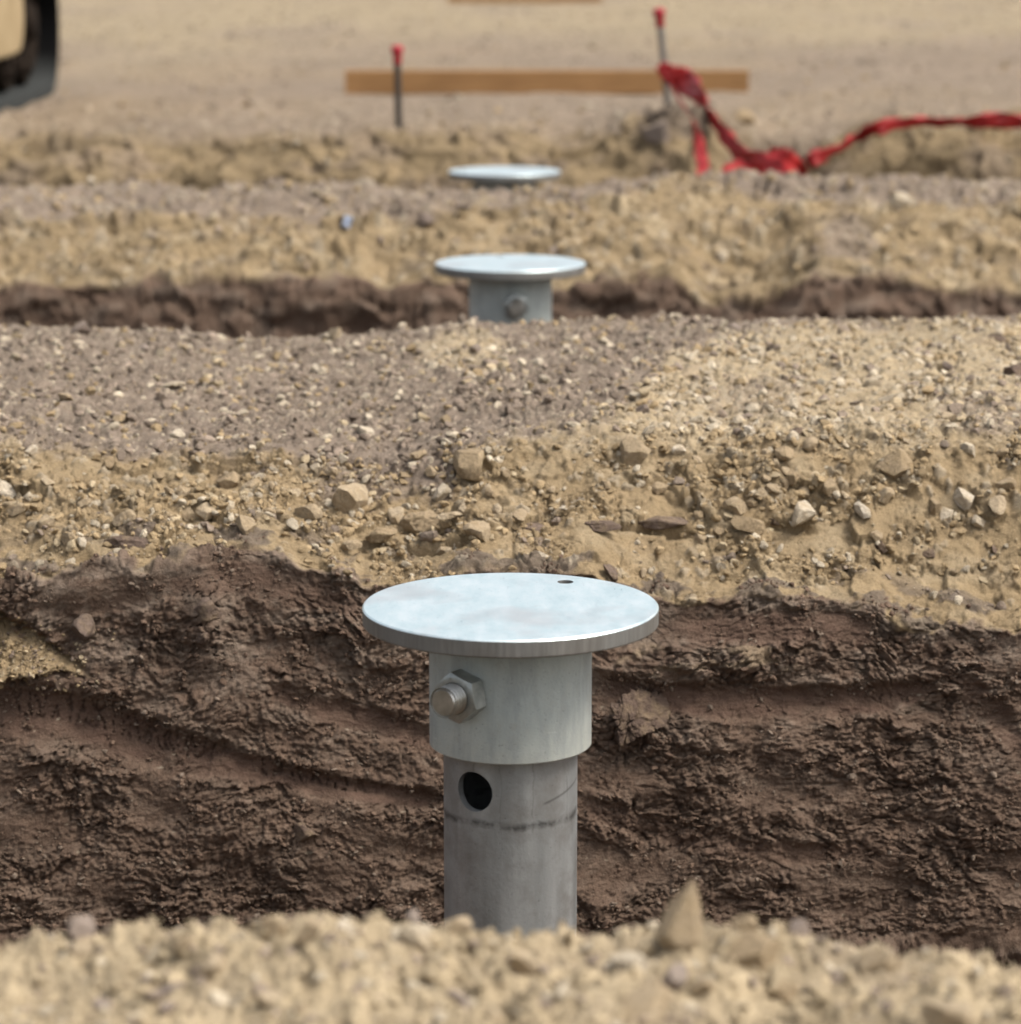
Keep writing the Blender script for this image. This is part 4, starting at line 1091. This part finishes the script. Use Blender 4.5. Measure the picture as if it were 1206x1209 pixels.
for (o, lb, pos, wd, kd, fl) in PLAIN:
    qx, qy = project(np.float64(pos.x), np.float64(pos.y), np.float64(pos.z))
    k_ = 'fg' if lb == LFG else 'bk' if lb == L2 else 'up'
    m_ = min(LM[k_], key=lambda t: (t[0] - qx) ** 2 + (1.6 * (t[1] - qy)) ** 2)
    dist = math.hypot(m_[0] - qx, m_[1] - qy)
    pxw = wd / pos.y * FPX
    sz = ('tiny' if pxw < 13 else 'small' if pxw < 20 else 'midsize') if k_ == 'up' else ('small' if pxw < (34 if k_ == 'fg' else 16) else 'midsize')
    cl_ = {'tan_stone': 'tan', 'pale_stone': 'pale', 'grey_stone': 'greyish'}[kd]
    near_ = 'close' if dist < 45 else '' if dist < 85 else 'well'
    txt = ' '.join((sz + ' ' + cl_ + (' flat' if fl else '') + ' stone ' + near_ + ' ' + where(qx - m_[0], qy - m_[1]) + ' ' + m_[2]).split())
    o['label'] = txt
    seen.setdefault(txt, []).append((float(qx), float(qy), o))
for txt, lst in seen.items():
    if len(lst) == 2:
        a_, b_ = lst
        if abs(a_[0] - b_[0]) > abs(a_[1] - b_[1]):
            lst.sort(key=lambda t: t[0]); words = ('leftmost', 'rightmost')
        else:
            lst.sort(key=lambda t: t[1]); words = ('upper', 'lower')
    elif len(lst) == 3: lst.sort(key=lambda t: t[0]); words = ('leftmost', 'middle', 'rightmost')
    elif len(lst) == 4: lst.sort(key=lambda t: t[0]); words = ('leftmost', 'second', 'third', 'rightmost')
    else: continue
    for wd_, t_ in zip(words, lst): t_[2]['label'] = wd_ + ' ' + txt

# gravel, crumbs: uncountable small stones, one mesh for each patch of ground
PEB = []
for q in range(14):
    me = fast_mesh('pebble_shape', *rock_shape(2, rr, 8, rr.uniform(0.55, 0.9), 0.16))
    PEB.append(bpy.data.objects.new('pebble_shape', me))      # shapes only, never linked to the scene
M['gravel'] = None
def mat_gravel():
    t = NT('gravel')
    a = t.n('ShaderNodeAttribute'); a.attribute_type = 'INSTANCER'; a.attribute_name = 'tone'
    g_ = t.n('ShaderNodeNewGeometry')
    n2 = t.noise(g_.outputs['Position'], 330, 4, 0.65)
    col = t.mix(1.0, a.outputs['Color'], t.ramp(n2, [(0.3, 0.72), (0.7, 1.25)]), 'MULTIPLY')
    return t.set(col, 0.95, 0, 0.12, t.bump(n2, 0.0022))
M['gravel'] = mat_gravel()
for o in PEB: o.data.materials.append(M['gravel'])
def pebble_nodes():
    ng = bpy.data.node_groups.new('scatter_pebbles', 'GeometryNodeTree')
    ng.interface.new_socket('Geometry', in_out='INPUT', socket_type='NodeSocketGeometry'); ng.interface.new_socket('Geometry', in_out='OUTPUT', socket_type='NodeSocketGeometry')
    gi, go = ng.nodes.new('NodeGroupInput'), ng.nodes.new('NodeGroupOutput')
    join = ng.nodes.new('GeometryNodeGeometryToInstance')
    for o in PEB:
        oi = ng.nodes.new('GeometryNodeObjectInfo'); oi.inputs['Object'].default_value = o; oi.inputs['As Instance'].default_value = False
        ng.links.new(oi.outputs['Geometry'], join.inputs[0])
    iop = ng.nodes.new('GeometryNodeInstanceOnPoints'); iop.inputs['Pick Instance'].default_value = True
    def attr(name, typ):
        n_ = ng.nodes.new('GeometryNodeInputNamedAttribute'); n_.data_type = typ; n_.inputs['Name'].default_value = name; return n_.outputs['Attribute']
    ng.links.new(gi.outputs[0], iop.inputs['Points']); ng.links.new(join.outputs[0], iop.inputs['Instance'])
    ng.links.new(attr('shape', 'INT'), iop.inputs['Instance Index']); ng.links.new(attr('turn', 'FLOAT_VECTOR'), iop.inputs['Rotation']); ng.links.new(attr('size', 'FLOAT_VECTOR'), iop.inputs['Scale'])
    ng.links.new(iop.outputs[0], go.inputs[0])
    return ng
NG = pebble_nodes()
def gravel(name, label, a, b, n, dens, lo, hi, power, colours, rng, big_px=9, follow=0.5, lift=0.0):
    j, i = sample(a, b, n, dens, rng)
    wd = lo * (hi / lo) ** (rng.random(n) ** power)
    pos = P[j, i] + np.stack([rng.normal(size=n) * 0.0015, rng.normal(size=n) * 0.0015, np.zeros(n)], -1)
    nr = NRM[j, i]; upv = nr * follow + np.array([0, 0, 1.0]) * (1 - follow); upv /= np.linalg.norm(upv, axis=1, keepdims=True)
    pos = pos + upv * wd[:, None] * lift
    # darker ground gives darker crumbs: half own tone, half the tone of the soil they broke from
    colr = np.array(colours)[rng.integers(len(colours), size=n)] * rng.uniform(0.8, 1.2, (n, 1))
    me = bpy.data.meshes.new(name); me.vertices.add(n); me.vertices.foreach_set('co', pos.astype(f32).ravel())
    def put_attr(nm, typ, arr, key):
        at_ = me.attributes.new(nm, typ, 'POINT'); at_.data.foreach_set(key, np.ascontiguousarray(arr).ravel())
    put_attr('shape', 'INT', rng.integers(len(PEB), size=n).astype(np.int32), 'value')
    put_attr('turn', 'FLOAT_VECTOR', np.stack([rng.normal(size=n) * 0.5, rng.normal(size=n) * 0.5, rng.uniform(0, 6.28, n)], -1).astype(f32), 'vector')
    put_attr('size', 'FLOAT_VECTOR', np.repeat(wd[:, None] / 2, 3, 1).astype(f32) * rng.uniform(0.75, 1.2, (n, 3)).astype(f32), 'vector')
    rgba = np.ones((n, 4), f32); rgba[:, :3] = colr
    put_attr('tone', 'FLOAT_COLOR', rgba, 'color')
    me.materials.append(M['gravel'])
    o = link(name, me)
    md = o.modifiers.new('pebbles', 'NODES'); md.node_group = NG
    tag(o, label, 'gravel', None, 'stuff'); return o
rg = np.random.default_rng(41)
sel_grey = lambda qx, qy, j0, j1, i0, i1: 1.0 * (C[j0:j1, i0:i1, 0] < 0.25) * (C[j0:j1, i0:i1, 0] > 0.14)
sel_tan = lambda qx, qy, j0, j1, i0, i1: 1.0 * (C[j0:j1, i0:i1, 0] >= 0.25)
gravel('grey_gravel', 'grey brown gravel covering the left of the berm top', 'slope', 'crest', 26000, lambda qx, qy, *a: sel_grey(qx, qy, *a) * (0.10 + sstep(-0.15, 0.35, fbm(qx / 55, qy / 20, 3, 160))), 0.0019, 0.023, 3.9, [GREY * 0.9, GREY, GREY * 1.15, GREY * 0.8, GREY * 1.3, TAN, PALE * 0.9], rg)
gravel('tan_gravel', 'tan gravel covering the right of the berm top', 'plat', 'crest', 24000, lambda qx, qy, *a: sel_tan(qx, qy, *a) * (0.10 + sstep(-0.15, 0.35, fbm(qx / 55, qy / 20, 3, 161))), 0.0019, 0.023, 3.9, [TAN, TANL, TANL, PALE * 0.9, PALE, GREY * 1.1], rg)
gravel('slope_crumbs', 'tan crumbs and pebbles strewn over the sandy slope', 'edge', 'slope', 15000, dens_slope, 0.0018, 0.018, 3.6, [TAN, TAN * 0.95, TAN * 1.06, TAN * 1.12, TANL * 0.95, PALE * 0.8], rg)
gravel('shelf_crumbs', 'sandy crumbs on the small shelf at the left of the trench face', 'wall', 'wall', 700, lambda qx, qy, j0, j1, i0, i1: blob(qx, qy, 20, 775, 70, 26) * (C[j0:j1, i0:i1, 0] > 0.14) + 0.25 * blob(qx, qy, 80, 808, 40, 12), 0.002, 0.011, 2.6, [TAN, TAN * 0.95, DUST, TANL * 0.9], rg)
gravel('clay_crumbs', 'brown clay crumbs stuck to the trench face', 'wall', 'edge', 14000, lambda qx, qy, j0, j1, i0, i1: 1.0 * (C[j0:j1, i0:i1, 0] < 0.19) * sstep(0, 0.4, fbm(qx / 45, qy / 30, 3, 150)), 0.0018, 0.010, 2.8, [CLAY, CLAY * 0.9, CLAY * 1.1, DUST * 0.9], rg)
gravel('foreground_gravel', 'blurred tan gravel on the bank nearest the camera', 'fore', 'drop', 9000, lambda qx, qy, *a: 1.0 * (qy < 1260), 0.002, 0.015, 3.6, [TANL, TANL, TANL, PALE * 0.9, GREY * 1.2], rg, 22)
gravel('middle_gravel', 'blurred gravel on the second berm', 'slope2', 'plat3', 4500, lambda qx, qy, *a: np.ones_like(qx), 0.006, 0.026, 3.0, [TAN, TANL * 0.95, TAN * 1.1, TAN, GREY * 1.3], rg, 16)
gravel('far_gravel', 'blurred gravel on the far ground', 'slope3', 'far2', 16000, lambda qx, qy, *a: 1.0 * (qy > -30), 0.01, 0.04, 3.0, [GREY, GREY * 0.9, GREY * 1.1, TAN * 0.9, PALE * 0.7], rg, 16)

# ------------------------------------------------------------------ timber boards, stakes, tape
def board(loc, L, rz, label):
    bm = bmesh.new(); n = 24
    hx, hy, hz = L / 2, 0.019, 0.089
    rings = []
    for k in range(n + 1):
        u_ = -hx + L * k / n; bow = 0.004 * math.sin(3.1 * k / n) + 0.0015 * math.sin(k * 1.7)
        e = 0.003
        rings.append([bm.verts.new((u_, yy_ + bow, zz_)) for yy_, zz_ in ((-hy + e, 0), (hy - e, 0), (hy, e), (hy, hz - e), (hy - e, hz), (-hy + e, hz), (-hy, hz - e), (-hy, e))])
    for A, B in zip(rings[:-1], rings[1:]):
        for q in range(8): bm.faces.new((A[q], A[(q + 1) % 8], B[(q + 1) % 8], B[q]))
    bm.faces.new(rings[0]); bm.faces.new(list(reversed(rings[-1])))
    bmesh.ops.recalc_face_normals(bm, faces=bm.faces)
    o = from_bm('timber_board', bm, M['wood']); o.location = loc; o.rotation_euler.z = rz
    return tag(o, label, 'board', 'timber boards lying on the ground')
b_ = unproject(646, 109, 11.35)
board((b_.x, 11.35, z_ground(b_.x, 11.35) - 0.006), 472 / FPX * 11.35, R(0.4), 'long plain timber board standing on edge behind the two stakes')
b_ = unproject(620, 0, 22.6)
board((b_.x, 22.6, z_ground(b_.x, 22.6) - 0.01), 180 / FPX * 22.6, R(0), 'distant timber board cut off by the top border of the photo')

def stake(px_top, py_top, px_base, py_base, Yb, label, grey=False):
    base = unproject(px_base, py_base, Yb); base.z = z_ground(base.x, Yb)
    top = unproject(px_top, py_top, Yb - 0.02)
    root = empty('marker_stake', base)
    ax = (top - base); L = ax.length; ax.normalize()
    bm = bmesh.new(); r = 0.0105; n = 16; nz = 18; rings = []
    for k in range(nz + 1):
        zz_ = -0.12 + (L + 0.1) * k / nz; q = r * (0.35 if k == 0 else 1) * (1.0 + 0.06 * (k % 2))
        rings.append([bm.verts.new((q * math.cos(2 * math.pi * i / n), q * math.sin(2 * math.pi * i / n), zz_)) for i in range(n)])
    for A, B in zip(rings[:-1], rings[1:]):
        for i in range(n): bm.faces.new((A[i], A[(i + 1) % n], B[(i + 1) % n], B[i]))
    bm.faces.new(rings[-1]); bm.faces.new(list(reversed(rings[0])))
    bmesh.ops.recalc_face_normals(bm, faces=bm.faces)
    bm.transform(ax.to_track_quat('Z', 'Y').to_matrix().to_4x4())
    from_bm('rod', bm, M['stake_grey' if grey else 'stake'], root, True)
    bm = bmesh.new(); prof = [(0.0125, L - 0.055), (0.014, L - 0.052), (0.0125, L - 0.03), (0.0165, L - 0.022), (0.0195, L - 0.012), (0.0185, L - 0.003), (0.012, L + 0.002), (0.0005, L + 0.003)]
    rings = [[bm.verts.new((q * math.cos(2 * math.pi * i / 20), q * math.sin(2 * math.pi * i / 20), z)) for i in range(20)] for q, z in prof]
    for A, B in zip(rings[:-1], rings[1:]):
        for i in range(20): bm.faces.new((A[i], A[(i + 1) % 20], B[(i + 1) % 20], B[i]))
    bm.faces.new(rings[-1]); bm.faces.new(list(reversed(rings[0])))
    bmesh.ops.recalc_face_normals(bm, faces=bm.faces)
    bm.transform(ax.to_track_quat('Z', 'Y').to_matrix().to_4x4())
    from_bm('cap', bm, M['red'], root, True)
    tag(root, label, 'stake', 'red capped steel stakes')
    return root, base, top
stake(469, 54, 471, 160, 9.15, 'dark steel stake with red cap in front of the left part of the board')
st2, sb, stp = stake(778, 10, 789, 140, 9.25, 'taller grey stake with red cap and red tape tied to it', True)

def catmull(pts, n):
    pts = [pts[0]] + list(pts) + [pts[-1]]; out = []
    for k in range(1, len(pts) - 2):
        for q in range(n):
            t = q / n; p0, p1, p2_, p3_ = pts[k - 1], pts[k], pts[k + 1], pts[k + 2]
            out.append(0.5 * ((2 * p1) + (p2_ - p0) * t + (2 * p0 - 5 * p1 + 4 * p2_ - p3_) * t * t + (3 * p1 - p0 - 3 * p2_ + p3_) * t ** 3))
    out.append(pts[-2]); return out
def ribbon(bm, pts, widths, twists, seed):
    P_ = catmull(pts, 14); n = len(P_); prev = None
    for k in range(n):
        t = k / (n - 1)
        tan = (P_[min(k + 1, n - 1)] - P_[max(k - 1, 0)]).normalized()
        sidev = tan.cross(Vector((0, -1, 0.15)))
        sidev = sidev.normalized() if sidev.length > 1e-4 else Vector((0, 0, 1))
        tw = np.interp(t, np.linspace(0, 1, len(twists)), twists); wd = np.interp(t, np.linspace(0, 1, len(widths)), widths)
        sv_ = Matrix.Rotation(tw, 3, tan) @ sidev
        nv_ = tan.cross(sv_).normalized()
        row = []
        for q in range(7):
            e = (q / 6 - 0.5)
            row.append(bm.verts.new(P_[k] + sv_ * wd * e + nv_ * (0.010 * math.sin(q * 1.9 + k * 0.55 + seed) * min(1, wd / 0.05)) * (0.6 + 0.4 * math.sin(k * 0.9))))
        if prev:
            for q in range(6): bm.faces.new((prev[q], prev[q + 1], row[q + 1], row[q]))
        prev = row
def tape(name, strands, label):
    bm = bmesh.new()
    for sd_, (pts, wds, tws) in enumerate(strands): ribbon(bm, pts, wds, tws, sd_ * 2.1)
    me = bpy.data.meshes.new(name); bmesh.ops.recalc_face_normals(bm, faces=bm.faces); bm.to_mesh(me); bm.free()
    for p in me.polygons: p.use_smooth = True
    o = link(name, me, M['tape'])
    md = o.modifiers.new('thickness', 'SOLIDIFY'); md.thickness = 0.0012; md.offset = 0
    tag(o, label, 'tape', 'red barrier tape'); return o
U = unproject
tape('barrier_tape', [([U(779, 76, 9.21), U(790, 86, 9.18), U(806, 95, 9.14), U(825, 110, 8.84), U(838, 135, 8.76), U(858, 162, 8.61), U(880, 186, 8.44), U(905, 204, 8.28), U(925, 222, 8.18)],
                       [0.03, 0.055, 0.085, 0.06, 0.045, 0.045, 0.05, 0.12, 0.13], [0, 0.1, 0.3, 0.9, 1.4, 0.5, 0.9, 0.2, 0.1]),
                      ([U(884, 192, 8.42), U(880, 208, 8.31), U(872, 230, 8.21)], [0.09, 0.16, 0.17], [0.2, 0.4, 0.3]),
                      ([U(905, 196, 8.36), U(922, 203, 8.31), U(945, 214, 8.40)], [0.10, 0.14, 0.08], [0.3, 0.2, 0.5])],
     'crumpled red tape hanging from the taller stake down into the far trench')
tape('tape_end', [([U(790, 96, 9.18), U(806, 124, 8.86), U(820, 150, 8.71), U(827, 176, 8.54), U(831, 204, 8.36), U(832, 225, 8.26)], [0.012, 0.016, 0.022, 0.034, 0.036, 0.034], [1.2, 1.3, 1.0, 0.3, 0.1, 0.2])],
     'short loose red tape end hanging left of the crumpled tape')
tape('tape_run', [([U(953, 192, 8.34), U(963, 187, 8.34), U(985, 178, 8.40), U(1012, 162, 8.48), U(1040, 150, 8.46), U(1080, 144, 8.56), U(1130, 144, 8.60), U(1180, 142, 8.62), U(1230, 146, 8.65), U(1300, 150, 8.70)],
                   [0.035, 0.05, 0.04, 0.035, 0.045, 0.035, 0.035, 0.05, 0.035, 0.04], [0.4, 0.3, 1.1, 0.9, 0.4, 0.7, 1.0, 0.2, 0.8, 0.4])],
     'long red tape strip running up the far trench edge to the right border')

# scrap of blue plastic on the second berm
p_, n_ = ground_at(412, 266, 'slope2', 'plat3')
bm = bmesh.new(); g_ = [[bm.verts.new(((i - 3) * 0.005, 0.006 * math.sin(i * 1.3 + j * 0.9) + 0.004 * math.cos(j * 2.1), (j - 3) * 0.0075 + 0.002 * math.sin(i * 2))) for i in range(7)] for j in range(7)]
for j in range(6):
    for i in range(6): bm.faces.new((g_[j][i], g_[j][i + 1], g_[j + 1][i + 1], g_[j + 1][i]))
o = from_bm('plastic_scrap', bm, M['blue'], None, True); o.location = p_ + Vector((0, -0.006, 0.014)); o.rotation_euler = (R(-25), R(20), 0); o.scale = (0.7, 0.7, 0.7)
md = o.modifiers.new('thickness', 'SOLIDIFY'); md.thickness = 0.001
tag(o, 'tiny crumpled blue and white scrap on the second berm left of the middle pile', 'litter')

# ------------------------------------------------------------------ tracked machine parked at the upper left
XM, Y0, Y1, HT, RT = -1.885, 8.95, 11.45, 0.56, 0.25
zg = 0.0
mach = empty('tracked_machine', (XM, (Y0 + Y1) / 2, zg))
tag(mach, 'black rubber track of a parked machine with tan frame at the upper left corner', 'machine')
def loop_pts(inset, n=20):
    r_ = RT - inset; h0, h1 = inset, HT - inset; pts = []
    ya, yb_ = Y0 + RT, Y1 - RT; r_ = min(r_, (h1 - h0) / 2)
    zc = (h0 + h1) / 2
    for k in range(n + 1):
        a = -math.pi / 2 + math.pi * k / n; pts.append((yb_ + (r_) * math.cos(a), zc + (h1 - h0) / 2 * math.sin(a)))
    for k in range(n + 1):
        a = math.pi / 2 + math.pi * k / n; pts.append((ya + (r_) * math.cos(a), zc + (h1 - h0) / 2 * math.sin(a)))
    return pts
def to_local(bm): bm.transform(Matrix.Translation((-XM, -(Y0 + Y1) / 2, -zg)))
bm = bmesh.new(); o_, i_ = loop_pts(0.0), loop_pts(0.045); W = 0.17
rg_ = []
for (ya, za), (yb_, zb) in zip(o_, i_):
    rg_.append([bm.verts.new((XM + xx_, y_, z_)) for xx_, y_, z_ in ((-W, ya, za), (W - 0.01, ya, za), (W, ya * 0.8 + yb_ * 0.2, za * 0.8 + zb * 0.2), (W, yb_, zb), (-W, yb_, zb))])
for k in range(len(rg_)):
    A, B = rg_[k], rg_[(k + 1) % len(rg_)]
    for q in range(5): bm.faces.new((A[q], B[q], B[(q + 1) % 5], A[(q + 1) % 5]))
bmesh.ops.recalc_face_normals(bm, faces=bm.faces); to_local(bm)
belt = from_bm('track_belt', bm, M['rubber_dusty'], mach)
lug = bmesh.new(); bmesh.ops.create_cube(lug, size=1.0); bmesh.ops.scale(lug, vec=(2 * W - 0.03, 0.045, 0.024), verts=lug.verts); bmesh.ops.bevel(lug, geom=list(lug.edges), offset=0.006, segments=1)
lugme = bpy.data.meshes.new('lug'); lug.to_mesh(lugme); lug.free(); lugme.materials.append(M['rubber'])
# lugs spaced evenly round the loop
lp = [Vector((0, a, b)) for a, b in loop_pts(0.002, 12)]; lp.append(lp[0]); cum = [0]
for a, b in zip(lp[:-1], lp[1:]): cum.append(cum[-1] + (b - a).length)
nl = 56
for k in range(nl):
    t_ = cum[-1] * k / nl; q = next(i for i in range(len(cum) - 1) if cum[i + 1] >= t_); f_ = (t_ - cum[q]) / max(cum[q + 1] - cum[q], 1e-6)
    pt = lp[q].lerp(lp[q + 1], f_); dr = (lp[q + 1] - lp[q])
    lo_ = bpy.data.objects.new('lug', lugme); COL.objects.link(lo_); lo_.parent = belt
    lo_.location = (0, pt.y - (Y0 + Y1) / 2, pt.z); lo_.rotation_euler = (math.atan2(dr.z, dr.y), 0, 0)
def wheel(name, y, z, r, mat, xw=0.10, parent=mach):
    bm = bmesh.new(); n = 32; prof = [(0.0005, xw + 0.02), (r * 0.28, xw + 0.02), (r * 0.32, xw), (r * 0.5, xw - 0.03), (r * 0.8, xw - 0.03), (r * 0.86, xw), (r, xw - 0.01), (r, -xw), (0.0005, -xw)]
    rings = [[bm.verts.new((px_, q * math.cos(2 * math.pi * i / n), q * math.sin(2 * math.pi * i / n))) for i in range(n)] for q, px_ in prof]
    for A, B in zip(rings[:-1], rings[1:]):
        for i in range(n): bm.faces.new((A[i], A[(i + 1) % n], B[(i + 1) % n], B[i]))
    bmesh.ops.recalc_face_normals(bm, faces=bm.faces)
    o = from_bm(name, bm, M[mat], parent); smooth_by_angle(o.data, 35); o.location = (0, y - (Y0 + Y1) / 2, z); return o
wheel('idler_wheel', Y1 - RT, HT / 2, 0.205, 'steel_and_shade'); wheel('drive_wheel', Y0 + RT, HT / 2, 0.205, 'steel_and_shade')
for k in range(5): wheel('roller', Y0 + 0.48 + k * 0.41, 0.115, 0.065, 'steel_and_shade')
bm = bmesh.new(); ip = loop_pts(0.047)              # black sheet added to fill the loop, standing for the shade inside
f0 = [bm.verts.new((0.06, q[0] - (Y0 + Y1) / 2, q[1])) for q in ip]; f1_ = [bm.verts.new((-0.06, q[0] - (Y0 + Y1) / 2, q[1])) for q in ip]
bm.faces.new(f0); bm.faces.new(list(reversed(f1_)))
for k in range(len(f0)): bm.faces.new((f0[k], f1_[k], f1_[(k + 1) % len(f0)], f0[(k + 1) % len(f0)]))
bmesh.ops.recalc_face_normals(bm, faces=bm.faces)
from_bm('loop_shade_sheet', bm, M['steel_and_shade'], mach)
bm = bmesh.new()                                     # track frame with a rounded far end
ya, yb_, zl, zh = Y0 + 0.35, Y1 - 0.80, 0.19, 0.48; out = []
for k in range(9):
    a = -math.pi / 2 + math.pi * k / 8; out.append((yb_ - 0.13 + 0.13 * math.cos(a), (zl + zh) / 2 + (zh - zl) / 2 * math.sin(a)))
out += [(ya, zh), (ya, zl)]
fr = [bm.verts.new((0.165, q[0] - (Y0 + Y1) / 2, q[1])) for q in out]; bk = [bm.verts.new((-0.12, q[0] - (Y0 + Y1) / 2, q[1])) for q in out]
bm.faces.new(fr); bm.faces.new(list(reversed(bk)))
for k in range(len(fr)): bm.faces.new((fr[k], bk[k], bk[(k + 1) % len(fr)], fr[(k + 1) % len(fr)]))
bmesh.ops.recalc_face_normals(bm, faces=bm.faces)
bmesh.ops.bevel(bm, geom=list(bm.edges), offset=0.012, segments=2, affect='EDGES')
from_bm('track_frame', bm, M['frame_tan'], mach)
bm = bmesh.new(); bmesh.ops.create_cone(bm, cap_ends=True, segments=20, radius1=0.03, radius2=0.022, depth=0.02, matrix=Matrix.Translation((0.175, 0.93 - 0.12, 0.435)) @ Matrix.Rotation(R(90), 4, 'Y'))
from_bm('red_reflector', bm, M['red'], mach)
bm = bmesh.new(); bmesh.ops.create_cube(bm, size=1.0); bmesh.ops.scale(bm, vec=(1.5, 1.9, 0.55), verts=bm.verts); bmesh.ops.bevel(bm, geom=list(bm.edges), offset=0.06, segments=3, affect='EDGES')
bm.transform(Matrix.Translation((-0.62, 0, 0.90)))
from_bm('body', bm, M['frame_tan'], mach)
print('stones', NST, 'tris terrain', 2 * (NR - 1) * (NC - 1), 'rows', NR, 'cols', NC)
